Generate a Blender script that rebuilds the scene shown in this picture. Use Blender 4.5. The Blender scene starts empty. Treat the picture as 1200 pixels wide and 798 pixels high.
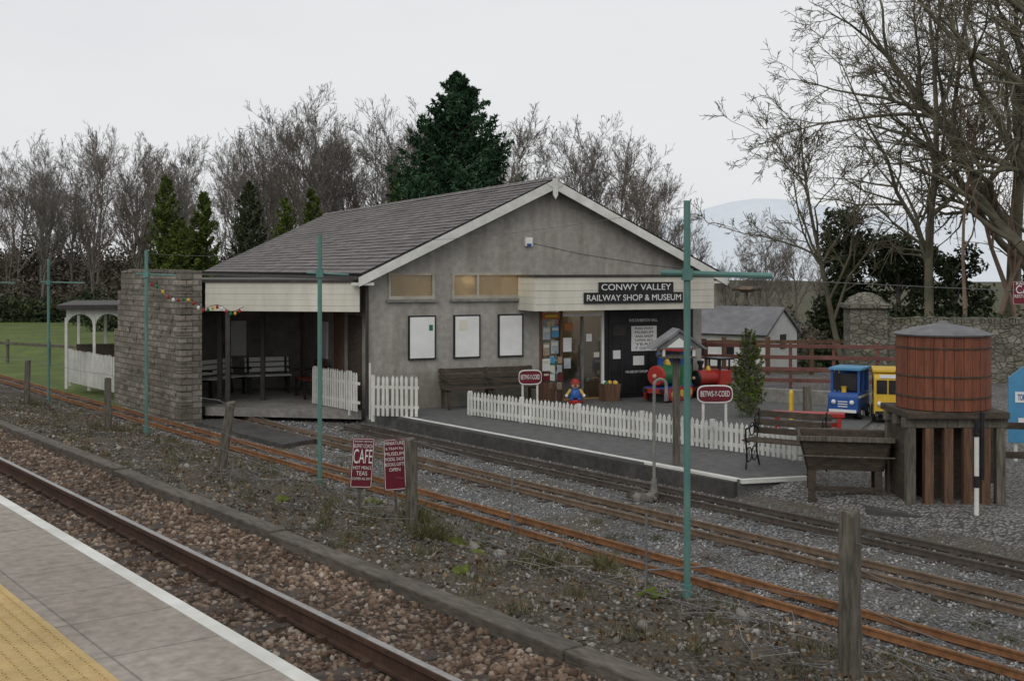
import bpy, math, random, numpy as np
from mathutils import Matrix, Vector
random.seed(7); rng=np.random.default_rng(7)
scene=bpy.context.scene
COL=scene.collection
# ------------------------------------------------------------------ materials
def nt(name):
    m=bpy.data.materials.new(name); m.use_nodes=True
    t=m.node_tree; b=t.nodes['Principled BSDF']
    return m,t,b
def col(c): return (c[0],c[1],c[2],1)
def vecnode(t,mode='obj',scale=(1,1,1)):
    tc=t.nodes.new('ShaderNodeTexCoord'); out=tc.outputs['Object']
    if mode=='wall':
        s=t.nodes.new('ShaderNodeSeparateXYZ'); t.links.new(out,s.inputs[0])
        a=t.nodes.new('ShaderNodeMath'); a.operation='ADD'; t.links.new(s.outputs[0],a.inputs[0]); t.links.new(s.outputs[1],a.inputs[1])
        c=t.nodes.new('ShaderNodeCombineXYZ'); t.links.new(a.outputs[0],c.inputs[0]); t.links.new(s.outputs[2],c.inputs[1]); out=c.outputs[0]
    mp=t.nodes.new('ShaderNodeMapping'); mp.inputs['Scale'].default_value=scale
    t.links.new(out,mp.inputs[0]); return mp.outputs[0]
def noise(t,v,scale,detail=6,rough=.6):
    n=t.nodes.new('ShaderNodeTexNoise'); n.inputs['Scale'].default_value=scale; n.inputs['Detail'].default_value=detail; n.inputs['Roughness'].default_value=rough
    t.links.new(v,n.inputs['Vector']); return n.outputs['Fac']
def ramp(t,f,stops):
    r=t.nodes.new('ShaderNodeValToRGB'); e=r.color_ramp.elements
    while len(e)<len(stops): e.new(.5)
    for i,(p,c) in enumerate(stops): e[i].position=p; e[i].color=col(c)
    t.links.new(f,r.inputs[0]); return r.outputs[0]
def mix(t,a,b,f,mode='MIX'):
    m=t.nodes.new('ShaderNodeMix'); m.data_type='RGBA'; m.blend_type=mode
    if isinstance(f,(int,float)): m.inputs[0].default_value=f
    else: t.links.new(f,m.inputs[0])
    for i,x in ((6,a),(7,b)):
        if isinstance(x,tuple): m.inputs[i].default_value=col(x)
        else: t.links.new(x,m.inputs[i])
    return m.outputs[2]
def bumpn(t,b,h,strength,dist=.02):
    n=t.nodes.new('ShaderNodeBump'); n.inputs['Strength'].default_value=strength; n.inputs['Distance'].default_value=dist
    t.links.new(h,n.inputs['Height']); t.links.new(n.outputs[0],b.inputs['Normal'])
def M(name,c1,c2=None,scale=6,rough=.8,bump=.0,bscale=40,metal=0,vs=(1,1,1),big=.35,spec=.3,bd=.02,grime=None):
    m,t,b=nt(name); v=vecnode(t,'obj',vs)
    if c2 is None: c2=tuple(x*.75 for x in c1)
    base=ramp(t,noise(t,v,scale),[(.35,c1),(.65,c2)])
    if big>0:
        g=ramp(t,noise(t,v,scale*.17+.15,3),[(.3,(1-big,)*3),(.7,(1,1,1))])
        base=mix(t,base,g,1.0,'MULTIPLY')
    if grime:
        v2=vecnode(t,'obj',(1,1,.12)); st=ramp(t,noise(t,v2,2.6,7,.7),[(.42,(1,1,1)),(.7,grime)])
        base=mix(t,base,st,1.0,'MULTIPLY')
        s=t.nodes.new('ShaderNodeSeparateXYZ'); t.links.new(v,s.inputs[0])
        a=t.nodes.new('ShaderNodeMath'); a.operation='MULTIPLY_ADD'; t.links.new(noise(t,v,2.5,5),a.inputs[0]); a.inputs[1].default_value=-1.0; t.links.new(s.outputs[2],a.inputs[2])
        lo=ramp(t,a.outputs[0],[(0.0,(.62,.61,.56)),(.35,(1,1,1))])
        base=mix(t,base,lo,1.0,'MULTIPLY')
    t.links.new(base,b.inputs['Base Color'])
    b.inputs['Roughness'].default_value=rough; b.inputs['Metallic'].default_value=metal
    b.inputs['Specular IOR Level'].default_value=spec
    if bump>0: bumpn(t,b,noise(t,v,bscale,4),bump,bd)
    return m
def pebble(name,stops,scale=30,big=.35,bump=.8,bigcol=None,vs2=.35,thr=(.5,.65)):
    m,t,b=nt(name); v=vecnode(t)
    vo=t.nodes.new('ShaderNodeTexVoronoi'); vo.inputs['Scale'].default_value=scale; t.links.new(v,vo.inputs['Vector'])
    s=t.nodes.new('ShaderNodeSeparateColor'); t.links.new(vo.outputs['Color'],s.inputs[0])
    base=ramp(t,s.outputs[0],stops)
    dk=ramp(t,vo.outputs['Distance'],[(.25,(1,1,1)),(.65,(.3,.3,.3))])
    base=mix(t,base,dk,1.0,'MULTIPLY')
    g=ramp(t,noise(t,v,.9,5),[(.3,(1-big,)*3),(.7,(1.0,)*3)])
    base=mix(t,base,g,1.0,'MULTIPLY')
    if bigcol:
        f=ramp(t,noise(t,v,vs2,6,.7),[(thr[0],(0,0,0)),(thr[1],(1,1,1))])
        fine=ramp(t,noise(t,v,25,4),[(.3,tuple(x*.5 for x in bigcol)),(.7,bigcol)])
        base=mix(t,base,fine,f)
    t.links.new(base,b.inputs['Base Color']); b.inputs['Roughness'].default_value=.9; b.inputs['Specular IOR Level'].default_value=.2
    inv=t.nodes.new('ShaderNodeMath'); inv.operation='SUBTRACT'; inv.inputs[0].default_value=1; t.links.new(vo.outputs['Distance'],inv.inputs[1])
    bumpn(t,b,inv.outputs[0],bump,.02)
    return m
def brickm(name,c1,c2,mortar,bw,rh,ms=.012,mode='obj',stain=(.5,.5,.5),bump=.5,rough=.8,off=.5,moss=None):
    m,t,b=nt(name); v=vecnode(t,mode)
    br=t.nodes.new('ShaderNodeTexBrick'); t.links.new(v,br.inputs['Vector'])
    br.inputs['Color1'].default_value=col(c1); br.inputs['Color2'].default_value=col(c2); br.inputs['Mortar'].default_value=col(mortar)
    br.inputs['Scale'].default_value=1; br.inputs['Brick Width'].default_value=bw; br.inputs['Row Height'].default_value=rh; br.inputs['Mortar Size'].default_value=ms
    br.offset=off
    g=ramp(t,noise(t,v,.8,6),[(.3,stain),(.7,(1,1,1))])
    g2=ramp(t,noise(t,v,14,4),[(.3,(.7,.7,.7)),(.7,(1.1,1.1,1.1))])
    base=mix(t,mix(t,br.outputs['Color'],g,1.0,'MULTIPLY'),g2,1.0,'MULTIPLY')
    if moss:
        base=mix(t,base,moss,ramp(t,noise(t,v,2.7,8,.75),[(.55,(0,0,0)),(.72,(.7,.7,.7))]))
    t.links.new(base,b.inputs['Base Color']); b.inputs['Roughness'].default_value=rough; b.inputs['Specular IOR Level'].default_value=.3
    inv=t.nodes.new('ShaderNodeMath'); inv.operation='SUBTRACT'; inv.inputs[0].default_value=1; t.links.new(br.outputs['Fac'],inv.inputs[1])
    ad=t.nodes.new('ShaderNodeMath'); ad.operation='ADD'; t.links.new(inv.outputs[0],ad.inputs[0]); t.links.new(noise(t,v,30,4),ad.inputs[1])
    bumpn(t,b,ad.outputs[0],bump,.015)
    return m
def islandm(name,stops,rough=.9,trans=0):
    m,t,b=nt(name); g=t.nodes.new('ShaderNodeNewGeometry')
    c=ramp(t,g.outputs['Random Per Island'],stops)
    v=vecnode(t); n=ramp(t,noise(t,v,.9,4),[(.35,(.6,.6,.6)),(.65,(1.15,1.15,1.15))])
    c=mix(t,c,n,1.0,'MULTIPLY')
    t.links.new(c,b.inputs['Base Color']); b.inputs['Roughness'].default_value=rough; b.inputs['Specular IOR Level'].default_value=.15
    return m
def glassm(name,tint=(.8,.82,.8),k=.25,body=(.03,.03,.03),opac=.25):
    m,t,b=nt(name); t.nodes.remove(b); out=t.nodes['Material Output']
    tr=t.nodes.new('ShaderNodeBsdfTransparent'); tr.inputs[0].default_value=col(tint)
    gl=t.nodes.new('ShaderNodeBsdfGlossy'); gl.inputs['Roughness'].default_value=.05
    df=t.nodes.new('ShaderNodeBsdfDiffuse'); v=vecnode(t); t.links.new(ramp(t,noise(t,v,3),[(.3,body),(.7,tuple(x*1.6 for x in body))]),df.inputs[0])
    m1=t.nodes.new('ShaderNodeMixShader'); m1.inputs[0].default_value=opac; t.links.new(tr.outputs[0],m1.inputs[1]); t.links.new(df.outputs[0],m1.inputs[2])
    m2=t.nodes.new('ShaderNodeMixShader'); m2.inputs[0].default_value=k; t.links.new(m1.outputs[0],m2.inputs[1]); t.links.new(gl.outputs[0],m2.inputs[2])
    t.links.new(m2.outputs[0],out.inputs[0]); return m

white=M('white_paint',(.76,.76,.72),(.62,.62,.56),4,.5,.15,60,big=.28)
cream=M('cream_boards',(.68,.66,.57),(.58,.56,.47),3,.6,.1,60,vs=(1,1,.3),big=.25)
sign_white=M('sign_white',(.76,.76,.74),(.68,.68,.66),3,.5,big=.1)
black=M('black_paint',(.012,.012,.014),(.025,.025,.028),5,.5)
render=M('roughcast_wall',(.42,.40,.365),(.32,.305,.275),7,.95,.7,55,big=.2,bd=.02,grime=(.72,.71,.67))
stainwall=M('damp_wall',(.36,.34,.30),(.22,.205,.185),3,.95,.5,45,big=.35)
slate=brickm('slate_roof',(.25,.225,.22),(.16,.142,.145),(.06,.055,.055),.26,.2,.012,'obj',(.62,.62,.60),.5,.75,moss=(.20,.195,.15))
farslate=M('far_slate',(.24,.24,.25),(.19,.19,.20),3,.8)
def frame_rock(name,c1,c2,c3,mortar,scale=4):
    m,t,b=nt(name); v=vecnode(t,'obj',(1,1,1.7))
    vo=t.nodes.new('ShaderNodeTexVoronoi'); vo.inputs['Scale'].default_value=scale; t.links.new(v,vo.inputs['Vector'])
    ve=t.nodes.new('ShaderNodeTexVoronoi'); ve.feature='DISTANCE_TO_EDGE'; ve.inputs['Scale'].default_value=scale; t.links.new(v,ve.inputs['Vector'])
    s=t.nodes.new('ShaderNodeSeparateColor'); t.links.new(vo.outputs['Color'],s.inputs[0])
    c=ramp(t,s.outputs[0],[(.0,c1),(.5,c2),(1,c3)])
    e=ramp(t,ve.outputs[0],[(.02,(0,0,0)),(.08,(1,1,1))])
    base=mix(t,mortar,c,e)
    g=ramp(t,noise(t,v,12,5),[(.3,(.55,.55,.5)),(.7,(1.15,1.15,1.15))])
    base=mix(t,base,g,1.0,'MULTIPLY')
    g=ramp(t,noise(t,v,1.1,5),[(.35,(.5,.52,.42)),(.65,(1.0,1.0,1.0))])
    base=mix(t,base,g,1.0,'MULTIPLY')
    t.links.new(base,b.inputs['Base Color']); b.inputs['Roughness'].default_value=.95
    bumpn(t,b,e,.8,.03); return m
rubble=frame_rock('rubble_stone',(.27,.255,.22),(.19,.18,.155),(.34,.32,.27),(.12,.11,.095),4.5)
blockstone=brickm('coursed_stone',(.38,.34,.29),(.19,.17,.145),(.15,.14,.12),.33,.13,.014,'wall',(.5,.47,.43),.8,.95)
asphalt=M('asphalt',(.15,.15,.148),(.105,.105,.103),30,.85,.4,90,big=.35)
concrete=M('concrete',(.30,.29,.26),(.20,.19,.175),8,.9,.4,50)
darkconc=M('dark_concrete',(.095,.09,.085),(.055,.053,.05),6,.85,.5,40)
paving=brickm('platform_paving',(.37,.33,.285),(.33,.29,.25),(.22,.20,.175),.9,.6,.007,'obj',(.74,.73,.71),.15,.85,off=0.)
timber=M('weathered_timber',(.20,.18,.145),(.08,.07,.056),10,.9,.8,25,vs=(3,3,.4))
kerbm=M('kerb_timber',(.17,.145,.12),(.085,.075,.063),9,.9,.6,30,vs=(2,.6,2))
timberdark=M('dark_timber',(.10,.075,.055),(.05,.04,.03),8,.8,.6,30,vs=(1,1,3))
sleeperm=M('sleeper_timber',(.11,.085,.07),(.05,.042,.038),8,.9,.5,30)
rust=M('orange_rust',(.34,.165,.07),(.20,.095,.048),12,.75,.3,60)
rust2=M('brown_rust',(.24,.165,.11),(.16,.115,.08),12,.6,.3,60)
rust3=M('dark_rail',(.13,.105,.085),(.085,.07,.06),12,.55,.3,60)
railside=M('main_rail_side',(.12,.07,.048),(.08,.048,.034),12,.7,.2,60)
railtop=M('main_rail_head',(.42,.40,.39),(.30,.28,.27),20,.3,metal=.8)
green=M('green_steel',(.09,.22,.195),(.14,.27,.235),6,.5,.2,40,vs=(1,1,.4))
maroon=M('maroon_paint',(.17,.02,.032),(.13,.016,.024),4,.45,big=.2)
redwood=M('red_cedar',(.27,.09,.045),(.15,.05,.03),8,.6,.4,40,vs=(6,6,.5),big=.35)
brownwood=M('brown_post',(.20,.11,.065),(.10,.058,.038),8,.8,.5,40,vs=(4,4,.4))
redpaint=M('red_paint',(.40,.035,.028),(.31,.03,.022),4,.45,big=.2)
dullred=M('dull_red_paint',(.22,.05,.035),(.15,.035,.025),4,.6,big=.2)
railred=M('oxide_railing',(.20,.08,.065),(.13,.055,.045),5,.6)
blue=M('blue_paint',(.03,.10,.33),(.025,.08,.27),4,.35,big=.1)
lblue=M('light_blue_paint',(.08,.28,.47),(.07,.23,.40),4,.4,big=.1)
yellow=M('yellow_paint',(.70,.46,.05),(.6,.38,.04),4,.4,big=.15)
grn=M('green_paint',(.03,.17,.07),(.02,.13,.05),4,.4,big=.1)
yellowtile=M('tactile_yellow',(.58,.42,.19),(.50,.35,.15),12,.8,.3,60,big=.25)
greymetal=M('grey_metal',(.20,.20,.205),(.13,.13,.135),6,.5,.1)
frameM=M('window_frame',(.46,.43,.36),(.36,.33,.27),5,.6)
gutter=M('gutter_dark',(.06,.054,.05),(.04,.036,.033),5,.6)
glass=glassm('window_glass',opac=.35); frost=glassm('obscure_glass',(.85,.78,.62),.12,(.30,.26,.18),.45)
interior=M('interior_wall',(.36,.29,.19),(.25,.20,.13),3,.9)
orangep=M('orange_paint',(.5,.17,.05),(.42,.14,.04),4,.5)
palep=M('pale_print',(.45,.5,.52),(.36,.42,.46),9,.5); tanp=M('tan_print',(.42,.35,.25),(.3,.22,.15),9,.5)
skin=M('toy_face',(.55,.36,.25),(.5,.32,.22),4,.5,big=.1)
bark=M('bark',(.235,.215,.19),(.155,.14,.12),3,.95)  # lightened: haze over the distant trees is put into the bark colour
bark_b=M('bark_reddish',(.235,.20,.165),(.16,.132,.11),3,.95)
barkr=M('bark_mossy',(.22,.19,.14),(.11,.11,.07),1.2,.95)
barkp=M('bark_pinkish',(.32,.22,.165),(.19,.14,.105),2,.95)
ballast_g=pebble('ballast_bed',[(0,(.09,.065,.048)),(.5,(.17,.12,.09)),(1,(.26,.21,.165))],22)
verge_g=pebble('cinder_verge',[(0,(.07,.06,.05)),(.5,(.15,.13,.11)),(1,(.25,.23,.20))],26,.45,.8,(.115,.095,.065),.6,(.42,.62))
gravel_g=pebble('grey_gravel',[(0,(.14,.138,.135)),(.5,(.25,.248,.245)),(1,(.38,.378,.375))],30,.4,.7,(.12,.105,.08),.5,(.45,.62))
yard_g=pebble('yard_gravel',[(0,(.2,.19,.175)),(.5,(.27,.26,.245)),(1,(.36,.35,.32))],24,.3,.4)
grass_g=M('grass',(.13,.17,.045),(.09,.125,.035),3,1,.6,30,big=.35)
rough_g=M('rough_ground',(.095,.09,.045),(.065,.06,.035),1.5,1,.5,20)
stone_br=islandm('ballast_stone',[(0,(.08,.055,.042)),(.4,(.18,.12,.085)),(.8,(.26,.195,.145)),(1,(.36,.31,.26))])
stone_gr=islandm('gravel_stone',[(0,(.13,.128,.125)),(.5,(.25,.248,.245)),(.9,(.38,.378,.375)),(1,(.48,.48,.47))])
stone_vg=islandm('verge_stone',[(0,(.07,.06,.05)),(.5,(.16,.142,.12)),(.9,(.27,.25,.225)),(1,(.38,.37,.34))])
leaf_dark=islandm('spruce_foliage',[(0,(.015,.04,.02)),(.6,(.035,.08,.04)),(1,(.065,.12,.058))])
leaf_yel=islandm('cypress_foliage',[(0,(.035,.06,.012)),(.6,(.08,.115,.022)),(1,(.14,.17,.035))])
leaf_dull=islandm('laurel_foliage',[(0,(.022,.036,.018)),(.6,(.05,.068,.032)),(1,(.09,.105,.05))])
brush=islandm('winter_brush',[(0,(.07,.062,.048)),(.6,(.13,.115,.09)),(1,(.19,.165,.125))])
tuft=islandm('dead_grass',[(0,(.06,.065,.025)),(.6,(.14,.13,.06)),(1,(.23,.2,.11))])
litter=islandm('leaf_litter',[(0,(.07,.04,.02)),(.6,(.16,.10,.05)),(1,(.28,.2,.12))])
mossm=M('moss',(.16,.19,.03),(.07,.10,.02),18,1,.8,60)
hillm=M('hill_hazed',(.68,.72,.76),(.62,.67,.72),.02,1,big=.05)  # distance haze painted into the pale bluish hill colour

# ------------------------------------------------------------------ mesh helpers
class MB:
    def __init__(s,name,frame=None):
        s.name=name; s.fr=frame or Matrix(); s.v=[]; s.f=[]; s.fm=[]; s.mats=[]
    def mi(s,m):
        if m not in s.mats: s.mats.append(m)
        return s.mats.index(m)
    def add(s,vs,fs,m):
        o=len(s.v); s.v+= [tuple(v) for v in vs]; k=s.mi(m)
        for f in fs: s.f.append([o+i for i in f]); s.fm.append(k)
        return s
    def box(s,x0,x1,y0,y1,z0,z1,m):
        vs=[(x,y,z) for z in(z0,z1) for y in(y0,y1) for x in(x0,x1)]
        return s.add(vs,[(0,2,3,1),(4,5,7,6),(0,1,5,4),(1,3,7,5),(3,2,6,7),(2,0,4,6)],m)
    def obox(s,c,size,R,m):
        hx,hy,hz=[k/2 for k in size]
        vs=[Vector(c)+R@Vector((x,y,z)) for z in(-hz,hz) for y in(-hy,hy) for x in(-hx,hx)]
        return s.add(vs,[(0,2,3,1),(4,5,7,6),(0,1,5,4),(1,3,7,5),(3,2,6,7),(2,0,4,6)],m)
    def beam(s,p,q,w,h,m):
        p=Vector(p);q=Vector(q); d=(q-p); L=d.length; d.normalize()
        up=Vector((0,0,1)) if abs(d.z)<.95 else Vector((1,0,0))
        a=up.cross(d).normalized(); b=d.cross(a)
        R=Matrix((d,a,b)).transposed()
        return s.obox((p+q)/2,(L,w,h),R,m)
    def tube(s,p,q,r0,r1,m,n=8,caps=True):
        p=Vector(p);q=Vector(q); d=(q-p).normalized()
        up=Vector((0,0,1)) if abs(d.z)<.95 else Vector((1,0,0))
        a=up.cross(d).normalized(); b=d.cross(a); vs=[]
        for c,r in((p,r0),(q,r1)):
            for i in range(n):
                t=2*math.pi*i/n; vs.append(c+a*math.cos(t)*r+b*math.sin(t)*r)
        fs=[(i,(i+1)%n,n+(i+1)%n,n+i) for i in range(n)]
        if caps: fs+=[tuple(range(n))[::-1],tuple(range(n,2*n))]
        return s.add(vs,fs,m)
    def path(s,pts,r,m,n=6):
        for a,b in zip(pts[:-1],pts[1:]): s.tube(a,b,r,r,m,n)
        return s
    def prism(s,pts,vec,m):
        n=len(pts); vec=Vector(vec); vs=[Vector(p) for p in pts]+[Vector(p)+vec for p in pts]
        return s.add(vs,[tuple(range(n))[::-1],tuple(range(n,2*n))]+[(i,(i+1)%n,n+(i+1)%n,n+i) for i in range(n)],m)
    def lathe(s,prof,c,m,n=20):
        vs=[];fs=[]
        for r,z in prof:
            for i in range(n):
                t=2*math.pi*i/n; vs.append((c[0]+r*math.cos(t),c[1]+r*math.sin(t),c[2]+z))
        for j in range(len(prof)-1):
            for i in range(n): fs.append((j*n+i,j*n+(i+1)%n,(j+1)*n+(i+1)%n,(j+1)*n+i))
        return s.add(vs,fs,m)
    def ball(s,c,r,m,n=10,sc=(1,1,1)):
        vs=[];fs=[];k=n//2
        for j in range(k+1):
            ph=math.pi*j/k
            for i in range(n):
                t=2*math.pi*i/n; vs.append((c[0]+sc[0]*r*math.sin(ph)*math.cos(t),c[1]+sc[1]*r*math.sin(ph)*math.sin(t),c[2]+sc[2]*r*math.cos(ph)))
        for j in range(k):
            for i in range(n): fs.append((j*n+i,j*n+(i+1)%n,(j+1)*n+(i+1)%n,(j+1)*n+i))
        return s.add(vs,fs,m)
    def done(s,parent=None,smooth=False,bevel=0):
        me=bpy.data.meshes.new(s.name); me.from_pydata(s.v,[],s.f)
        for m in s.mats: me.materials.append(m)
        me.polygons.foreach_set('material_index',s.fm)
        if smooth: me.polygons.foreach_set('use_smooth',[True]*len(s.f))
        me.update()
        o=bpy.data.objects.new(s.name,me); COL.objects.link(o); o.matrix_basis=s.fr
        if smooth:
            md=o.modifiers.new('es','EDGE_SPLIT'); md.split_angle=math.radians(35)
        if bevel:
            md=o.modifiers.new('bv','BEVEL'); md.width=bevel; md.segments=2; md.limit_method='ANGLE'
        if parent: link(o,parent)
        return o
def link(o,e):
    o.parent=e; o.matrix_parent_inverse=Matrix.Translation(e.location).inverted()
def group(name,loc=(0,0,0)):
    e=bpy.data.objects.new(name,None); e.location=loc; e.empty_display_size=.2; COL.objects.link(e); return e
def text(name,s,frame,w,h,m,parent,ext=.002,off=.012):
    c=bpy.data.curves.new(name,'FONT'); c.body=s; c.align_x='CENTER'; c.align_y='CENTER'; c.size=1; c.extrude=ext; c.offset=off
    o=bpy.data.objects.new(name,c); COL.objects.link(o); c.materials.append(m)
    bpy.context.view_layer.update()
    d=o.dimensions; sx=w/max(d.x,.01); sy=h/max(d.y,.01)
    o.matrix_basis=frame@Matrix.Diagonal((sx,sy,1,1))
    link(o,parent); return o
def RZ(a): return Matrix.Rotation(math.radians(a),4,'Z')
def TR(x,y,z=0): return Matrix.Translation((x,y,z))
UP=Matrix.Rotation(math.radians(90),4,'X')   # text plane -> vertical, facing -y
def fast(name,V,F,mat,parent=None,smooth=False):
    V=np.asarray(V,dtype=np.float32); F=np.asarray(F,dtype=np.int32)
    me=bpy.data.meshes.new(name); k=F.shape[1]
    me.vertices.add(len(V)); me.vertices.foreach_set('co',V.ravel())
    me.loops.add(F.size); me.loops.foreach_set('vertex_index',F.ravel())
    me.polygons.add(len(F)); me.polygons.foreach_set('loop_start',np.arange(0,F.size,k,dtype=np.int32))
    if smooth: me.polygons.foreach_set('use_smooth',np.ones(len(F),dtype=bool))
    me.update(calc_edges=True); me.materials.append(mat)
    o=bpy.data.objects.new(name,me); COL.objects.link(o)
    if parent: link(o,parent)
    return o

FT=RZ(37.0)                     # railway frame: x = across the tracks, y = along them
cT,sT=math.cos(math.radians(37)),math.sin(math.radians(37))
def W(d,s,z=0): return Vector((cT*d-sT*s, sT*d+cT*s, z))
FB=TR(-3.13,26.1)@RZ(24)        # building frame

# ------------------------------------------------------------------ ground
def sm(x): x=np.clip(x,0,1); return x*x*(3-2*x)
def gz(d,s):
    d=np.asarray(d,float); s=np.asarray(s,float)
    z=np.interp(d,[-500,5.4,5.7,6.3,7.3,8.3,8.9,9.2,13.05,13.9,60],[.27,.27,.31,.24,.1,-.1,-.27,-.3,-.3,-.05,-.05])
    X=cT*d-sT*s; Y=sT*d+cT*s
    z=z+np.where((d>5.7)&(d<9),1,0)*(.035*np.sin(d*5+s*1.3)*np.sin(s*2.1+d)+.02*np.sin(s*7+d*3))
    z=z-3*sm((Y-38)/10)*sm((X/np.maximum(Y,1)-.06)/.08)
    return z
def build_ground():
    ds=np.concatenate([[-1500,-300,-60,-20,-5,2],np.arange(2.4,5.4,.5),np.arange(5.4,14.0,.14),np.arange(14.5,60,1.5),[70,90,130,200,400,900,2500]])
    ss=np.concatenate([[-900,-200,-60,-20,-8],np.arange(0,36,.22),np.arange(36,90,1.5),[100,130,180,300,600,1200,2500]])
    D,S=np.meshgrid(ds,ss,indexing='ij'); Z=gz(D,S)+0*D
    jit=(D>5.8)&(D<13)&(S>0)&(S<36); Z=Z+jit*rng.normal(0,.012,Z.shape)
    X=cT*D-sT*S; Y=sT*D+cT*S
    V=np.stack([X,Y,Z],-1).reshape(-1,3); n,m=D.shape
    i,j=np.meshgrid(np.arange(n-1),np.arange(m-1),indexing='ij')
    a=(i*m+j).ravel(); F=np.stack([a,a+m,a+m+1,a+1],1)
    o=fast('ground',V,F,ballast_g,smooth=True)
    for q in(verge_g,gravel_g,yard_g,grass_g,rough_g): o.data.materials.append(q)
    dc=(D[:-1,:-1]+D[1:,1:]).ravel()/2; sc=(S[:-1,:-1]+S[1:,1:]).ravel()/2
    dn=dc+rng.normal(0,.12,dc.shape)+.15*np.sin(sc*.9)
    xc=cT*dc-sT*sc; yc=sT*dc+cT*sc
    mi=np.zeros(len(dc),int)
    mi[dn>5.55]=1; mi[dn>8.95]=2; mi[dc>13.4]=3
    mi[(dc>11.4)&(sc>34)]=4; mi[(dc>6)&(dc<=11.4)&(sc>70)]=4
    mi[(dc>9.9)&(sc>28)&(dc<=11.4)]=4
    mi[(yc>36)&(xc>0)]=5; mi[(yc>82)]=5
    o.data.polygons.foreach_set('material_index',mi.astype(np.int32))
build_ground()

ICO_V=[];t_=(1+5**.5)/2
for a,b in((1,t_),(-1,t_),(1,-t_),(-1,-t_)): ICO_V+=[(a,b,0)]
for a,b in((1,t_),(-1,t_),(1,-t_),(-1,-t_)): ICO_V+=[(0,a,b)]
for a,b in((1,t_),(-1,t_),(1,-t_),(-1,-t_)): ICO_V+=[(b,0,a)]
ICO_V=np.array(ICO_V)/np.linalg.norm(ICO_V[0])
def hull_faces(V):
    F=[];n=len(V)
    e=min(np.linalg.norm(V[0]-V[i]) for i in range(1,n))*1.05
    for i in range(n):
        for j in range(i+1,n):
            for k in range(j+1,n):
                if np.linalg.norm(V[i]-V[j])<e and np.linalg.norm(V[j]-V[k])<e and np.linalg.norm(V[i]-V[k])<e:
                    nn=np.cross(V[j]-V[i],V[k]-V[i]); F.append((i,j,k) if nn@V[i]>0 else (i,k,j))
    return np.array(F)
ICO_F=hull_faces(ICO_V)
def stones(name,d,s,r,mat,zoff=0,parent=None,zfix=None):
    n=len(d); z=(gz(d,s) if zfix is None else zfix)+zoff
    P=np.stack([cT*d-sT*s,sT*d+cT*s,z],-1)
    A=rng.normal(size=(n,3,3)); Q,_=np.linalg.qr(A)
    sc=rng.uniform(.5,1.2,(n,3))*r[:,None]
    B=ICO_V[None]*rng.uniform(.72,1.2,(n,12,1))*sc[:,None,:]
    V=np.einsum('nij,nkj->nki',Q,B)+P[:,None,:]
    F=(ICO_F[None]+12*np.arange(n)[:,None,None]).reshape(-1,3)
    return fast(name,V.reshape(-1,3),F,mat,parent)
n=20000
s=4+26*rng.random(n)**1.4; d=rng.uniform(2.5,5.45,n); k=(abs(d-4.35)>.09)
stones('track_ballast',d[k],s[k],rng.uniform(.02,.042,k.sum()),stone_br,.0)
n=12000
s=4+26*rng.random(n)**1.3; d=5.7+3.3*rng.random(n)
stones('verge_stones',d,s,rng.uniform(.01,.03,n)*np.where(rng.random(n)>.985,2.4,1),stone_vg,0)
n=22000
s=3+24*rng.random(n)**1.2; d=rng.uniform(8.7,13.15,n)
stones('gravel_stones',d,s,rng.uniform(.01,.024,n),stone_gr,0)

b=MB('trackside_kerb',FT)
s=-3
while s<90:
    L=2.4; b.box(5.44+random.uniform(-.012,.012),5.64,s+.012,s+L-.012,.1,.38+random.uniform(-.012,.012),kerbm); s+=L
b.done(bevel=.015)

# ------------------------------------------------------------------ station platform
g=group('station_platform',W(0,10,1.35))
MB('slab',FT).box(-9,2.30,-25,110,.2,1.30,darkconc).done(g)
MB('paving',FT).box(-9,2.315,-25,110,1.31,1.35,paving).done(g)
MB('edge_coping',FT).box(2.318,2.40,-25,110,1.27,1.353,white).done(g)
tb=MB('tactile_strip',FT).box(1.24,1.72,-25,110,1.351,1.356,yellowtile)
for i in range(0,170):
    for j in range(7):
        x=1.275+.066*j; y=1.0+.066*i
        tb.lathe([(.016,0),(.013,.006),(.006,.008)],(x,y,1.356),yellowtile,7)
tb.done(g)
# ------------------------------------------------------------------ main line
g=group('main_line_track',W(3.6,10,.45))
def rail(b,x,s0,s1,zt,h,hw,m,mt,st=None):
    b.box(x-hw,x+hw,s0,s1,zt-h*.26,zt-.004,m); b.box(x-hw*.3,x+hw*.3,s0,s1,zt-h*.85,zt-h*.26,m)
    b.box(x-hw*1.5,x+hw*1.5,s0,s1,zt-h,zt-h*.85,m); b.box(x-hw*.8,x+hw*.8,s0,s1,zt-.004,zt,mt)
b=MB('rails',FT)
for x in(2.87,4.35): rail(b,x,-20,140,.45,.16,.036,railside,railtop)
b.done(g)
b=MB('sleepers',FT); s=-5
while s<90: b.box(2.42,4.85,s,s+.25,.12,.285,sleeperm); s+=.68
b.done(g,bevel=.01)
b=MB('rail_clips',FT); s=-4.9
while s<60:
    for x in(4.27,4.43): b.box(x-.03,x+.03,s,s+.08,.285,.33,railside)
    s+=.68
b.done(g)
def mini(name,d0,gauge,s0,s1,m,bend=0,step=.5):
    g=group(name,W(d0,(s0+s1)/2,-.22)); b=MB('rails',FT)
    for x in(d0,d0+gauge): rail(b,x,s0,s1,-.205,.075,.018,m,m)
    b.done(g)
    b=MB('sleepers',FT); s=s0+.1
    while s<s1:
        e=random.uniform(-.05,.05); b.box(d0-.17+e,d0+gauge+.17+e,s,s+.13,-.36,-.283+random.uniform(-.012,.006),sleeperm); s+=step
    b.done(g,bevel=.006)
mini('narrow_gauge_track',9.28,.44,-6,95,rust)
mini('narrow_gauge_track',10.98,.42,-6,25.2,rust2)
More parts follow.
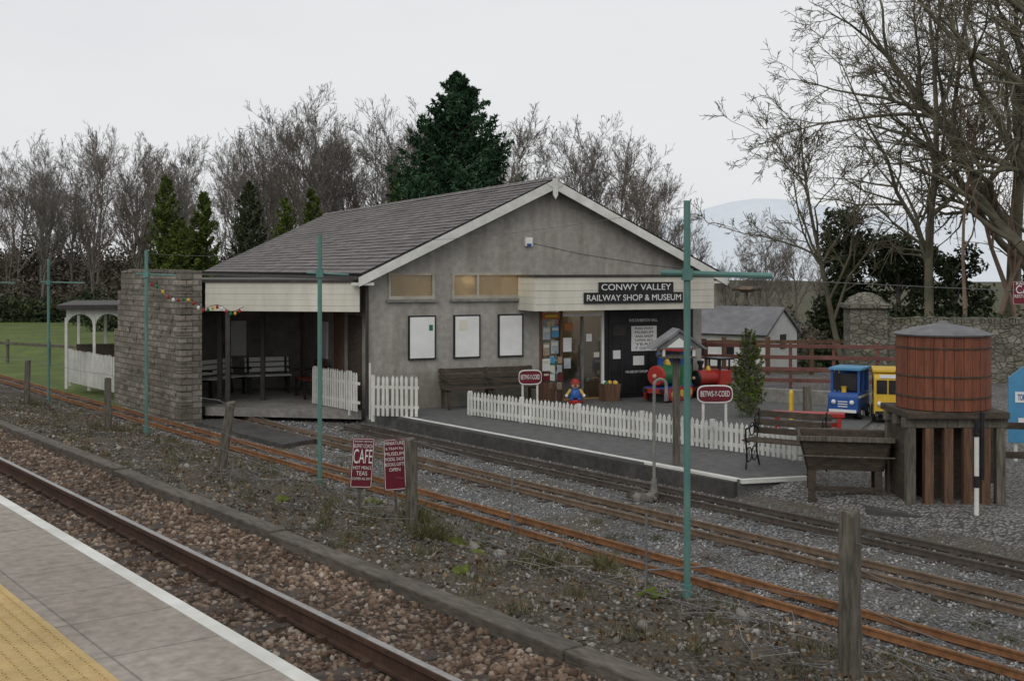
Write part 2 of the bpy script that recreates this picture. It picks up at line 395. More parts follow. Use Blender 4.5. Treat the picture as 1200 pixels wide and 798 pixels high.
mini('narrow_gauge_track',12.35,.42,-6,22.3,rust3)

# ------------------------------------------------------------------ shop platform / forecourt
g=group('shop_platform',(1,22,0))
b=MB('surface')
b.prism([(3.33,17.57,-.4),(4.35,17.85,-.4),(6.0,21.5,-.4),(9,28,-.4),(5.2,31,-.4),(-2.9,27.6,-.4),(-3.3,26.4,-.4),(-2.5,25.2,-.4)],(0,0,.4),asphalt).done(g)
b=MB('white_edge',FT); s=12.05
while s<21.4: b.box(13.22,13.33,s+.004,min(s+.9,21.5)-.004,-.03,.006,white); s+=.9
b.done(g)
b=MB('edge_wall',FT); b.box(13.15,13.235,12.05,21.5,-.4,-.035,darkconc); b.done(g)
b=MB('end_edge'); b.beam((3.36,17.55,-.02),(4.4,17.83,-.02),.09,.06,white).done(g)
MB('concrete_slab',FT).prism([(10.1,20.6,-.34),(11.0,20.9,-.34),(10.95,24.9,-.34),(10.1,24.9,-.34)],(0,0,.13),darkconc).done()

# ------------------------------------------------------------------ museum shop
g=group('museum_shop',FB@Vector((4.3,8,0)))
BW=8.56; AX=4.35; ZE=2.95; SL=.472; AZ=5.12; BL=19.5
b=MB('front_wall',FB)
tb=[0,.45,1.52,1.95,3.66,4.12,8.31,BW]; zb=[-.3,2.2,2.45,3.0]
for i in range(7):
    for j in range(3):
        hole=(j==0 and i==5) or (j==2 and i in(1,3))
        if hole: continue
        b.add([(tb[i],0,zb[j]),(tb[i+1],0,zb[j]),(tb[i+1],0,zb[j+1]),(tb[i],0,zb[j+1])],[(0,1,2,3)],render)
rz=lambda t: AZ-.05-SL*abs(t-AX)
b.add([(0,0,3.0),(BW,0,3.0),(BW,0,rz(BW)),(AX,0,AZ-.05),(0,0,rz(0))],[(0,1,2,3,4)],render)
b.done(g)
b=MB('side_walls',FB)
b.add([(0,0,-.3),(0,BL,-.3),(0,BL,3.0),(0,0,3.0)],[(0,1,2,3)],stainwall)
b.add([(BW,0,-.3),(BW,BL,-.3),(BW,BL,3.0),(BW,0,3.0)],[(0,1,2,3)],render)
b.add([(0,BL,-.3),(BW,BL,-.3),(BW,BL,rz(BW)),(AX,BL,AZ-.05),(0,BL,rz(0))],[(0,1,2,3,4)],render); b.done(g)
al=math.atan(SL); ca,sa=math.cos(al),math.sin(al)
def slope(name,o,ydir,L):
    x=Vector((0,1,0)); y=Vector(ydir); z=x.cross(y); fr=Matrix((x,y,z)).transposed().to_4x4(); fr.translation=Vector(o)
    b=MB(name,FB@fr); sg=-1 if z.z<0 else 1
    y0=0; R=random.Random(9)
    while y0<L-.01:
        y1=min(y0+.2,L); e=sg*.012; x=-.02
        while x<20.0:
            x2=min(x+1.3,20.0); j=sg*R.uniform(-.003,.004)
            b.add([(x,y0,sg*.05+e+j),(x2,y0,sg*.05+e+j),(x2,y1,sg*.05+j),(x,y1,sg*.05+j)],[(0,1,2,3)],slate); x=x2
        b.add([(-.02,y0,sg*.05+e),(20.0,y0,sg*.05+e),(20.0,y0,sg*.05-e),(-.02,y0,sg*.05-e)],[(0,1,2,3)],slate); y0=y1
    b.box(0,19.95,.01,L,min(0,sg*.045),max(0,sg*.045),gutter)
    b.done(g)
slope('roof_slope',(-.25,-.32,ZE),(ca,0,sa),4.6/ca)
slope('roof_slope',(9.0,-.32,AZ-4.65*SL),(-ca,0,sa),4.65/ca)
b=MB('ridge_tiles',FB)
for i in range(44): b.prism([(AX-.13,-.33+i*.457,AZ+.02),(AX,-.33+i*.457,AZ+.11),(AX+.13,-.33+i*.457,AZ+.02),(AX,-.33+i*.457,AZ+.0)],(0,.445,0),slate)
b.done(g)
b=MB('bargeboards',FB)
for sx,x0 in((1,-.33),(-1,9.08)):
    zz=AZ-SL*abs(x0-AX)
    b.prism([(x0,-.37,zz-.0),(AX,-.37,AZ+.03),(AX,-.37,AZ-.19),(x0,-.37,zz-.2)],(0,.035,0),white)
b.prism([(AX-.07,-.40,AZ+.06),(AX+.07,-.40,AZ+.06),(AX+.06,-.40,AZ-.32),(AX,-.40,AZ-.42),(AX-.06,-.40,AZ-.32)],(0,.026,0),white)
b.prism([(AX-.2,-.385,AZ-.08),(AX,-.385,AZ+.05),(AX+.2,-.385,AZ-.08),(AX,-.385,AZ-.2)],(0,.012,0),white)
b.box(-.4,.02,-.33,-.02,2.74,2.8,white); b.box(BW-.02,9.15,-.33,-.02,2.74,2.8,white); b.done(g)
b=MB('gutters',FB); b.box(-.36,-.26,-.3,19.6,2.86,2.94,gutter); b.box(9.02,9.12,-.3,19.6,2.82,2.9,gutter); b.tube((-.06,-.06,2.8),(-.06,-.06,-.1),.035,.035,gutter); b.done(g)
def window(name,x0,x1,z0,z1,mull,gm):
    b=MB(name,FB); f=.045
    b.box(x0-.01,x1+.01,-.03,.06,z1-f,z1+.01,frameM); b.box(x0-.01,x1+.01,-.045,.06,z0-.03,z0+f,frameM)
    for x in [x0,x1-f]+mull: b.box(x-.004,x+f+.004,-.027,.055,z0+f,z1-f,frameM)
    for xa in [x0]: b.box(xa+.02,x1-.02,.02,.026,z0+.02,z1-.02,gm)
    b.box(x0-.06,x1+.06,-.07,.0,z0-.09,z0-.032,concrete); b.done(g)
window('side_window',.45,1.52,2.45,3.0,[],frost)
window('side_window',1.95,3.66,2.45,3.0,[2.55],frost)
b=MB('notice_boards',FB)
for x0,x1 in((.90,1.545),(1.975,2.62),(3.065,3.69)):
    b.box(x0,x1,-.05,-.003,1.08,2.06,black); b.box(x0+.035,x1-.035,-.056,-.051,1.115,2.025,sign_white)
b.box(1.38,1.47,-.059,-.0565,1.72,1.85,grn); b.box(2.1,2.3,-.059,-.0565,1.7,1.95,cream); b.done(g)
b=MB('alarm_box',FB); b.box(3.74,3.92,-.07,-.002,3.62,3.82,sign_white); b.box(3.77,3.89,-.076,-.071,3.62,3.68,blue); b.done(g,bevel=.015)
b=MB('wall_cable',FB); b.path([(3.9,-.012,3.7),(5.2,-.012,3.45),(7.0,-.012,3.2),(8.5,-.012,3.05)],.005,greymetal,4); b.done(g)
# entrance canopy
b=MB('entrance_canopy',FB); y=-.9
for k in range(5):
    z0=2.15+k*.152; b.box(3.61,8.30,y-.008*(k%2)-.012,y+.03,z0,z0+.148,cream)
    b.box(3.58,3.61,y,0.0,z0,z0+.148,cream)
b.box(3.55,8.33,y-.05,.0,2.912,2.96,gutter); b.box(3.6,8.29,y+.03,0,2.3,2.34,cream); b.box(8.30,8.33,y,0,2.15,2.91,cream); b.done(g)
b=MB('canopy_sign',FB); b.box(5.18,7.17,y-.045,y-.022,2.555,2.79,black); b.box(4.8,7.43,y-.05,y-.022,2.30,2.555,black); b.done(g)
text('lettering','CONWY VALLEY',FB@TR(6.17,y-.048,2.668)@UP,1.85,.14,sign_white,g,off=0)
text('lettering','RAILWAY SHOP & MUSEUM',FB@TR(6.12,y-.053,2.425)@UP,2.5,.14,sign_white,g,off=0)
# shopfront
b=MB('shopfront_frame',FB)
for x in(4.12,4.66,5.76): b.box(x,x+.06,-.02,.06,0.02,2.2,sign_white if x>5 else brownwood)
b.box(4.18,5.76,-.02,.06,2.14,2.2,brownwood); b.box(4.18,4.66,-.018,.055,0.02,.45,brownwood)
b.box(4.72,5.76,-.02,.06,1.98,2.04,sign_white); b.box(5.22,5.27,-.02,.06,.02,1.98,greymetal)
b.box(4.18,4.66,.02,.026,.45,2.14,glass); b.box(4.72,5.76,.02,.026,.05,1.98,glass); b.box(4.72,5.76,.02,.026,2.04,2.14,glass)
b.box(5.18,5.21,-.06,-.02,.8,1.3,greymetal); b.done(g)
b=MB('window_posters',FB)
pc=[sign_white,palep,cream,tanp,palep,sign_white,maroon,cream,tanp,lblue,brownwood]
for x,z,w_,h_,m_ in ((4.21,1.45,.2,.3,palep),(4.44,1.5,.19,.26,lblue),(4.22,1.08,.17,.3,tanp),(4.42,1.12,.2,.3,palep),(4.2,.72,.2,.28,sign_white),(4.44,.8,.16,.22,grn),(4.43,.5,.19,.24,lblue),(4.22,.5,.16,.18,maroon)):
    b.box(x,x+w_,.005,.009,z,z+h_,m_); b.box(x+.02,x+w_-.02,.001,.004,z+h_*.6,z+h_*.85,cream)
b.box(4.2,4.64,-.03,-.021,1.92,2.08,orangep); b.box(4.26,4.58,-.034,-.031,1.97,2.03,yellow)
b.box(4.74,4.96,.002,.006,1.15,1.48,sign_white); b.box(4.76,4.94,.002,.006,.76,1.0,palep); b.box(4.78,5.0,.002,.006,1.66,1.82,orangep)
b.box(5.35,5.5,.002,.006,1.38,1.56,sign_white); b.box(5.55,5.7,.002,.006,1.0,1.12,cream)
b.done(g)
b=MB('museum_panels',FB); b.box(5.83,8.31,-.012,.03,.0,2.2,black)
b.box(5.95,7.0,-.03,-.013,.1,2.05,black); b.box(7.05,8.2,-.026,-.013,.1,2.05,black)
for x in(5.95,6.3,6.65): b.box(x,x+.01,-.034,-.031,.1,2.05,gutter)
b.done(g)
b=MB('museum_posters',FB)
b.box(6.45,7.3,-.045,-.031,1.78,1.93,black); b.box(6.55,7.25,-.046,-.031,1.12,1.72,sign_white)
b.box(6.05,6.25,-.044,-.031,.95,1.15,sign_white); b.box(7.6,7.9,-.044,-.027,1.25,1.6,cream)
b.box(6.05,6.4,-.044,-.031,1.5,1.75,gutter); b.box(6.6,6.9,-.044,-.031,.78,1.0,sign_white)
b.done(g)
text('lettering','THIS EXHIBITION HALL',FB@TR(6.87,-.048,1.855)@UP,.8,.07,sign_white,g,off=0)
for i,tx in enumerate(['RAILWAY','MUSEUM','AND SHOP','OPEN ALL','YEAR','7 GIFTS']):
    text('lettering',tx,FB@TR(6.9,-.049,1.66-i*.095)@UP,.5,.06,black,g,off=0)
text('lettering','MUSEUM SHOP',FB@TR(6.7,-.034,.62)@UP,.6,.06,sign_white,g,off=0)
b=MB('postcard_rack',FB@TR(4.38,-.35)); b.tube((0,0,0),(0,0,1.2),.015,.015,greymetal); b.lathe([(.2,0),(.2,.03),(0,.04)],(0,0,0),greymetal,14)
random.seed(12)
for k in range(4):
    for a in range(4):
        t=a*math.pi/2+.4; c=Vector((.12*math.cos(t),.12*math.sin(t),.4+k*.2)); b.obox(c,(.01,.13,.15),Matrix.Rotation(t,3,'Z'),random.choice(pc))
b.done()
b=MB('goods_bin',FB@TR(5.75,-.4)); b.prism([(-.18,-.15,0),(.18,-.15,0),(.22,-.18,.4),(-.22,-.18,.4)],(0,.32,0),brownwood)
for i in range(7): b.ball((random.uniform(-.14,.14),random.uniform(-.12,.08),.42),.06,random.choice([redpaint,yellow,sign_white,lblue,grn]),8)
b.done()
# interior
b=MB('interior',FB); b.box(.1,8.4,3.2,3.25,0,3.0,interior); b.box(.1,8.4,.1,3.2,-.02,.01,interior); b.box(.1,8.4,.1,3.2,3.06,3.08,interior)
b.box(5.86,5.9,.08,3.2,.0,3.0,interior)
random.seed(5)
for r in range(5):
    b.box(4.2,5.8,2.3,2.9,.35+r*.38,.38+r*.38,brownwood)
    for c in range(14): 
        x=4.22+c*.113; b.box(x,x+.09,2.35,2.7,.38+r*.38,.48+r*.38+random.uniform(0,.18),random.choice([redpaint,yellow,blue,grn,orangep,sign_white,lblue,tanp,palep]))
for x in(4.85,5.5):
    b.box(x-.12,x+.12,1.0,1.5,0,.8,brownwood)
    for c in range(5): b.ball((x-.1+c*.05,1.05+.05*c,.85+.03*(c%2)),.06,random.choice([redpaint,yellow,blue,sign_white]),8)
b.done(g)
for x in(3.0,5.0):
    l=bpy.data.lights.new('shop_lamp','POINT'); l.energy=90 if x<4 else 65; l.color=(1,.8,.52); l.shadow_soft_size=.15
    o=bpy.data.objects.new('shop_lamp',l); COL.objects.link(o); o.matrix_basis=FB@TR(x,1.6,2.8); link(o,g)
# side shelter canopy
g2=group('waiting_shelter',(-5,27,0))
fr=TR(-6.86,26.75)@RZ(math.degrees(math.atan2(-.75,3.6)))
b=MB('fascia',fr)
for k in range(5): b.box(0,3.62,-.012-.006*(k%2),.02,2.16+k*.128,2.16+k*.128+.125,cream)
b.box(-.05,3.66,-.06,.0,2.802,2.86,gutter); b.done(g2)
b=MB('roof'); b.prism([(-6.9,26.78,2.80),(-3.25,26.03,2.80),(-3.4,26.8,2.80),(-6.9,33.9,2.80),(-10.2,31,2.80)],(0,0,.06),gutter).done(g2)
b=MB('ceiling'); b.prism([(-6.85,26.85,2.75),(-3.3,26.1,2.75),(-3.45,26.8,2.75),(-6.9,33.7,2.75),(-10.1,31,2.75)],(0,0,.04),white).done(g2)
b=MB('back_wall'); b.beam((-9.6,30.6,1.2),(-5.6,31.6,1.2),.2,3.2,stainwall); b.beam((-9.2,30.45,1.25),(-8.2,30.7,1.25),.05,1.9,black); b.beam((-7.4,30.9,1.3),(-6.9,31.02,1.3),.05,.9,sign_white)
b.done(g2)
b=MB('floor'); b.prism([(-6.9,26.9,-.2),(-3.3,26.2,-.2),(-5.6,31.8,-.2),(-9.4,30.4,-.2)],(0,0,.19),concrete).done(g2)
b=MB('posts')
for x,y in((-6.35,26.72),(-6.75,27.6),(-7.9,29.2),(-5.9,28.3)): b.box(x-.05,x+.05,y-.05,y+.05,-.2,2.8,gutter)
b.done(g2)
b=MB('side_door',FB); b.box(-.04,-.005,.5,1.5,0,2.05,timberdark); b.box(-.04,-.005,1.9,2.7,0,2.1,brownwood); b.box(-.05,-.005,3.3,4.0,.9,1.8,sign_white); b.done(g)
# coursed stone wall
b=MB('stone_wall',FT); b.box(10.05,10.54,25.5,29.4,-.5,3.0,blockstone)
b.box(10.07,10.52,29.4,29.7,-.5,2.55,blockstone); b.box(10.07,10.5,29.7,29.95,-.5,1.6,blockstone)
for i in range(26): b.box(10.04+random.uniform(-.02,.02),10.55+random.uniform(-.02,.02),25.5+i*.15,25.63+i*.15,3.0,3.03+random.uniform(0,.06),blockstone)
for i in range(22):
    z=-.4+i*.155; b.box(10.02+random.uniform(0,.025),10.3,25.47+random.uniform(-.01,.02),25.8,z,z+.14,blockstone)
for i in range(110):
    s0=random.uniform(25.6,29.1); z=-.3+.13*random.randint(0,23); b.box(10.05-random.uniform(.006,.03),10.06,s0,s0+random.uniform(.15,.32),z+.008,z+.12,blockstone)
b.done(bevel=.008)

# ------------------------------------------------------------------ picket fences
def picket(name,p0,p1,h,z=0,sp=.105,w=.06,posts=1.6):
    p0=Vector((*p0,z));p1=Vector((*p1,z)); d=p1-p0; L=d.length; fr=Matrix.Translation(p0)@RZ(math.degrees(math.atan2(d.y,d.x)))
    b=MB(name,fr); n=int(L/sp)
    for i in range(n+1):
        x=i*sp+random.uniform(-.006,.006); hh=h+random.uniform(-.014,.014); lean=random.uniform(-.011,.011)
        b.prism([(x,0,.03),(x+w,0,.03),(x+w+lean,0,hh-.05),(x+w/2+lean,0,hh),(x+lean,0,hh-.05)],(0,.016,0),white)
    for zz in(h*.25,h*.72): b.box(-.02,L+.05,.018,.045,zz-.03,zz+.03,white)
    k=0
    while k<=L: b.box(k-.035,k+.035,.046,.11,-.1,h+.0,white); k+=posts
    return b.done()
picket('picket_fence',(-.94,25.2),(5.9,17.75),.52)
picket('picket_fence',(-4.6,27.5),(-3.35,25.85),.88,-.02)
picket('picket_fence',(-2.95,25.15),(-2.0,24.95),.88,-.02)
picket('picket_fence',(-12.5,33.6),(-9.95,30.3),.95,-.1)
MB('white_post').tube((-3.02,25.4,-.1),(-3.02,25.4,1.1),.022,.022,white).done()

# ------------------------------------------------------------------ benches
def bench(name,x,y,yaw,w,ms,ml,z=0,ornate=False):
    b=MB(name,TR(x,y,z)@RZ(yaw))
    for i in range(5): b.box(-w/2,w/2,-.22+i*.09,-.15+i*.09,.43,.455,ms)
    for i in range(3): b.obox((0,.25+.02*i,.56+i*.13),(w,.02,.1),Matrix.Rotation(-.15,3,'X'),ms)
    for sx in(-w/2+.08,w/2-.08)+((0,) if w>1.8 else ()):
        if ornate and sx!=0:
            for cx,cz,r in((-.12,.22,.11),(.1,.22,.11),(0,.6,.1),(.2,.75,.09)):
                pts=[(sx,cx+r*math.cos(a*.5),cz+r*math.sin(a*.5)) for a in range(13)]; b.path(pts,.012,ml)
            b.path([(sx,-.24,0),(sx,-.2,.2),(sx,-.24,.43),(sx,-.26,.62),(sx,.1,.66),(sx,.22,.6)],.016,ml)
            b.path([(sx,.3,0),(sx,.18,.25),(sx,.2,.45),(sx,.3,.9)],.016,ml); b.path([(sx,-.2,.42),(sx,.22,.42)],.015,ml)
        else:
            b.box(sx-.03,sx+.03,-.22,-.16,0,.43,ml); b.beam((sx,.2,0),(sx,.3,.88),.06,.06,ml); b.box(sx-.03,sx+.03,-.22,.22,.38,.428,ml); b.box(sx-.03,sx+.03,-.24,.25,.62,.66,ml)
    return b.done(bevel=.004)
p=FB@Vector((2.72,-.42,0)); bench('park_bench',p.x,p.y,24,2.3,timberdark,timberdark)
bench('park_bench',-7.1,29.2,60,1.3,sign_white,black)
bench('park_bench',-6.1,29.9,20,1.1,sign_white,black)
p=FB@Vector((-.5,3.3,0)); bench('red_bench',p.x,p.y,-66,1.0,dullred,black)
bench('ornate_bench',4.2,18.35,-34,1.25,timberdark,black,ornate=True)

# ------------------------------------------------------------------ signs
def totem(name,x,y,z0,z1,w,yaw=8):
    g=group(name,(x,y,0)); fr=TR(x,y)@RZ(yaw)
    b=MB('posts',fr)
    for sx in(-w*.32,w*.32): b.box(sx-.02,sx+.02,.012,.05,0,z1-.02,white)
    b.done(g)
    b=MB('board',fr); zc=(z0+z1)/2;h=(z1-z0)/2
    def oval(w_,h_,y0,t,m):
        pts=[]
        for i in range(24):
            a=2*math.pi*i/24; c,s=math.cos(a),math.sin(a)
            pts.append((w_/2*math.copysign(abs(c)**.45,c),y0,zc+h_*math.copysign(abs(s)**.6,s)))
        b.prism(pts,(0,t,0),m)
    oval(w,h,-.012,.022,sign_white); oval(w*.95,h*.86,-.016,.003,maroon); b.done(g)
    text('lettering','BETWS-Y-COED',fr@TR(0,-.019,zc)@UP,w*.82,h*.62,sign_white,g,off=.004)
totem('station_name_sign',.40,26.3,.55,.88,.52,12)
totem('station_name_sign',3.6,21.2,.72,1.04,.64,4)
def board(name,x,y,yaw,z0,z1,w,lines,m=maroon,tilt=0,stakes=True):
    g=group(name,(x,y,z0)); fr=TR(x,y,(z0+z1)/2)@RZ(yaw)@Matrix.Rotation(math.radians(tilt),4,'Y'); h=(z1-z0)/2
    b=MB('panel',fr); b.box(-w/2,w/2,-.006,.006,-h,h,m)
    for a in((-w/2+.008,-w/2+.014),(w/2-.014,w/2-.008)): b.box(a[0],a[1],-.0075,-.0062,-h+.01,h-.01,sign_white)
    for a in((-h+.008,-h+.014),(h-.014,h-.008)): b.box(-w/2+.017,w/2-.017,-.0075,-.0062,a[0],a[1],sign_white)
    b.done(g)
    if stakes: MB('stake',fr).box(-.015,.015,.007,.03,-h-.5,h,timber).done(g)
    zz=h-.03
    for s,hh,ww in lines: text('lettering',s,fr@TR(0,-.009,zz-hh/2)@UP,w*ww,hh,sign_white,g,.001,0.0); zz-=hh+.022
board('cafe_sign',-1.78,14.2,18,.50,1.09,.265,[('RAILWAY HERITAGE',.022,.8),('BUFFET COACH',.045,.85),('CAFE',.17,.85),('HOT MEALS',.04,.8),('TEAS',.05,.5),('COFFEES ALL DAY',.03,.85)],tilt=4)
board('museum_sign',-1.38,14.05,14,.50,1.10,.26,[('MINIATURE',.04,.85),('& TRAM Rly',.04,.8),('MUSEUM',.04,.85),('MODEL SHOP',.04,.85),('BOOKS-GIFTS',.04,.9),('OPEN',.04,.5)],tilt=-2)
board('cafe_sign',14.35,33.3,-4,2.1,2.75,.75,[('RAILWAY',.08,.8),('CAFE',.22,.8),('RESTAURANT',.09,.9)],stakes=True)
g=group('blue_play_sign',(8.0,19.2,0))
b=MB('board',TR(8.55,19.2)@RZ(-5)); 
b.prism([(-.55,0,.3),(.55,0,.3),(.55,0,1.45),(.3,0,1.62),(-.2,0,1.62),(-.55,0,1.35)],(0,.03,0),lblue); b.box(-.45,-.4,.032,.07,0,1.3,white); b.box(.4,.45,.032,.07,0,1.3,white)
b.box(-.45,.3,-.006,-.002,.95,1.12,sign_white); b.box(-.4,.3,-.006,-.002,.55,.7,sign_white); b.done(g)
text('lettering','TOMMY POINT CROSSING',TR(8.55,19.2)@RZ(-5)@TR(-.07,-.009,1.03)@UP,.68,.1,blue,g)

# ------------------------------------------------------------------ posts, poles
def fpost(x,y,h,w,lean=(0,0),yaw=20):
    b=MB('fence_post',TR(x,y,float(gz(.7986*x+.6018*y,-.6018*x+.7986*y))-.1)@RZ(yaw)@Matrix.Rotation(lean[0],4,'Y')@Matrix.Rotation(lean[1],4,'X'))
    k=9; pr=[]
    for i in range(k):
        z=(h+.1)*i/(k-1); ww=w*(1-.06*i/(k-1))*random.uniform(.95,1.05)/2
        pr.append((ww,z))
    vs=[];fs=[]
    for ww,z in pr:
        for a in range(8):
            t=2*math.pi*a/8+.39; r=ww*(1.0/max(abs(math.cos(t)),abs(math.sin(t))))*.95
            r*=random.uniform(.93,1.03); vs.append((r*math.cos(t),r*math.sin(t),z+ (random.uniform(-.03,.02) if z>h else 0)))
    for j in range(k-1):
        for i in range(8): fs.append((j*8+i,j*8+(i+1)%8,(j+1)*8+(i+1)%8,(j+1)*8+i))
    fs.append(tuple(range((k-1)*8,k*8))); b.add(vs,fs,timber); return b.done()
posts=[(2.46,8.7,1.22,.165,(.0,0)),(-1.16,13.8,1.05,.15,(0,0)),(-4.37,17.9,1.02,.15,(.14,0)),(-7.54,22.3,.98,.14,(0,0)),(-10.67,26.25,.98,.14,(.03,0)),(-14.5,31.5,.95,.14,(0,0))]
for x,y,h,w,l in posts: fpost(x,y,h,w,l)
b=MB('wire_fence'); random.seed(11)
pp=[(5.8,4.3)]+[(p[0],p[1]) for p in posts]
for i in range(len(pp)-1):
    a=Vector((*pp[i],0)); c=Vector((*pp[i+1],0))
    for zz in(.35,.6,.85,1.05):
        if i>0 and zz==.85: continue
        sag=random.uniform(.03,.22)*(1.4 if i<2 else 1); pts=[]
        for k in range(13):
            t=k/12; q=a.lerp(c,t); q.z=.08+zz-sag*4*t*(1-t); q.x+=.04*math.sin(7*t+zz*9); pts.append(q)
        b.path(pts,.0035,greymetal,4)
for s0 in np.arange(4.5,16,.3):   # collapsed netting strands
    pts=[]; dd0=7.5+.4*math.sin(s0*2)
    for k in range(9):
        s=s0+k*.14+.08*math.sin(k*2+s0); d=dd0+.5*math.sin(s*3+s0)*.7+random.uniform(-.1,.1); pts.append(W(d,s,float(gz(d,s))+.05+random.uniform(0,.16)))
    b.path(pts,.004,greymetal if int(s0*10)%2 else concrete,4)
b.done()
b=MB('metal_stake'); b.tube((0.0,14.0,-.0),(0.0,14.0,.78),.012,.012,greymetal); b.done()
b=MB('metal_stake'); x,y=1.36,12.1; b.tube((x,y,-.2),(x,y,.62),.014,.014,greymetal); b.tube((x,y,.05),(x+.7,y-.1,.12),.01,.01,greymetal); b.done()
def pole(x,y,zt,arm=None,r=.034,ar=.85):
    zb=float(gz(.7986*x+.6018*y,-.6018*x+.7986*y))
    g=group('green_steel_pole',(x,y,zb)); b=MB('mast'); b.tube((x,y,zb-.2),(x,y,zt),r,r,green,10); b.tube((x,y,zb-.02),(x,y,zb+.12),r*1.5,r*1.4,green,10)
    if arm:
        x0,x1,z=arm; b.tube((x0,y,z+.02),(x1,y+.02,z-.01),r*ar,r*ar,green,8); b.box(x-.05,x+.05,y-.05,y+.05,z-.05,z+.06,green)
    b.done(g,smooth=True); return g
gp=pole(1.70,11.6,3.76,(1.44,2.53,3.04))
b=MB('hanging_sprinkler'); x=2.28;y=11.6
b.tube((x,y,3.0),(x,y,2.82),.012,.012,rust3); b.lathe([(0,.02),(.05,.03),(.1,0),(.05,-.03),(0,-.02)],(x,y,2.9),rust2,12)
for a in range(4):
    t=a*math.pi/2+.4; b.tube((x,y,2.9),(x+.15*math.cos(t),y+.15*math.sin(t),2.91),.01,.01,rust2); b.ball((x+.15*math.cos(t),y+.15*math.sin(t),2.91),.025,rust3)
b.lathe([(0,0),(.035,.01),(.02,.07),(0,.08)],(x,y,2.74),rust3,10); b.done(gp)
pole(-2.88,17.9,3.6,(-3.08,-2.45,3.02),.034,.5)
pole(-7.1,23.2,3.46,(-7.3,-6.55,2.98),.034,.5)
pole(-11.6,29.9,3.35,(-11.8,-10.7,2.75),.034,.5)
pole(-15.0,34.6,3.3,(-15.6,-14.4,2.7),.034,.5)
b=MB('string_lights'); a=Vector((-7.1,23.2,2.85)); c=Vector((-5.95,26.5,2.2)); pts=[]
random.seed(2)
for k in range(21):
    t=k/20; q=a.lerp(c,t); q.z-=.3*math.sin(math.pi*t)*.5-.06*math.sin(20*t); pts.append(q)
b.path(pts,.006,black,4)
for i,q in enumerate(pts[1:-1]): 
    b.ball((q.x,q.y,q.z-.05),.035,[redpaint,grn,yellow,redpaint,sign_white][i%5],8,(1,1,1.3))
b.done()
b=MB('overhead_wires')
for (p,q) in [((-2.88,17.9,3.5),(1.7,11.6,3.7)),((-7.1,23.2,3.4),(-2.88,17.9,3.5)),((1.7,11.6,3.04),(9,3,3.0))]:
    p=Vector(p);q=Vector(q); b.path([p.lerp(q,k/8)-Vector((0,0,.12*math.sin(math.pi*k/8))) for k in range(9)],.0025,greymetal,4)
b.done()
b=MB('swan_neck_pipe'); x,y=2.1,17.65
pts=[(x,y,-.3),(x,y,1.38)]+[(x+.09-.09*math.cos(a*math.pi/8),y,1.38+.09*math.sin(a*math.pi/8)) for a in range(1,9)]+[(x+.18,y,1.22)]
b.path(pts,.024,concrete,10); b.tube((x,y,-.3),(x,y,.0),.06,.04,concrete,10); b.tube((x+.18,y,1.25),(x+.18,y,1.15),.035,.035,greymetal,10); b.done(smooth=True)
stones('stone_pile',np.array([12.1+random.uniform(-.13,.13) for _ in range(50)]),np.array([12.85+random.uniform(-.2,.2) for _ in range(50)]),rng.uniform(.04,.1,50),stone_vg,.04)
b=MB('bird_table',TR(2.6,18.9)@RZ(5)); b.box(-.05,.05,-.05,.05,-.05,1.7,timber)
b.box(-.28,.28,-.2,.2,1.7,1.73,timber); 
for sx in(-.24,.24):
    for sy in(-.17,.17): b.box(sx-.02,sx+.02,sy-.02,sy+.02,1.73,1.86,white)
b.prism([(-.40,-.26,1.84),(0,-.26,2.12),(.0,-.26,2.16),(-.46,-.26,1.84)],(0,.52,0),greymetal); b.prism([(.40,-.26,1.84),(0,-.26,2.12),(.0,-.26,2.16),(.46,-.26,1.84)],(0,.52,0),greymetal)
b.prism([(-.36,-.22,1.85),(.36,-.22,1.85),(0,-.22,2.10)],(0,.02,0),greymetal); b.prism([(-.2,-.225,1.87),(.2,-.225,1.87),(0,-.225,2.02)],(0,.004,0),sign_white); b.done()
b=MB('white_marker_post'); x,y=5.95,15.3; b.tube((x,y,-.35),(x,y,.95),.03,.03,white,10); b.tube((x,y,.95),(x,y,1.17),.032,.032,black,10); b.tube((x,y,.3),(x,y,.45),.032,.032,black,10); b.done(smooth=True)

# ------------------------------------------------------------------ water tower
g=group('water_tower',(5.95,16.5,0)); cx,cy=5.95,16.5
b=MB('tank',TR(cx,cy)); n=30
for i in range(n):
    a0=2*math.pi*i/n; a1=2*math.pi*(i+.94)/n; r=.62+random.uniform(-.004,.004)
    b.prism([(r*math.cos(a0),r*math.sin(a0),1.2),(r*math.cos(a1),r*math.sin(a1),1.2),((r-.04)*math.cos(a1),(r-.04)*math.sin(a1),1.2),((r-.04)*math.cos(a0),(r-.04)*math.sin(a0),1.2)],(0,0,1.0),redwood)
b.done(g)
b=MB('hoops',TR(cx,cy)); b.lathe([(.575,1.2),(.575,2.2)],(0,0,0),timberdark,30)
for z in(1.36,1.64,2.02): b.lathe([(.622,z),(.632,z),(.632,z+.022),(.622,z+.022)],(0,0,0),timberdark,30)
b.done(g)
b=MB('tank_roof',TR(cx,cy)); b.lathe([(.66,2.19),(.67,2.21),(.4,2.29),(.08,2.35),(.06,2.38),(0,2.385)],(0,0,0),greymetal,16); b.lathe([(.66,2.19),(0,2.2)],(0,0,0),timberdark,16); b.done(g)
b=MB('stand',TR(cx,cy)); b.box(-.68,.68,-.6,.6,1.10,1.19,timberdark)
for yy in(-.5,-.1,.3): b.box(-.7,.7,yy,yy+.12,.97,1.098,timber)
for xx in(-.6,-.36,-.1,.16,.4,.6):
    for yy in(-.45,.4): b.box(xx-.06,xx+.06,yy-.06,yy+.06,-.12,.968,brownwood if abs(xx)<.5 else timber)
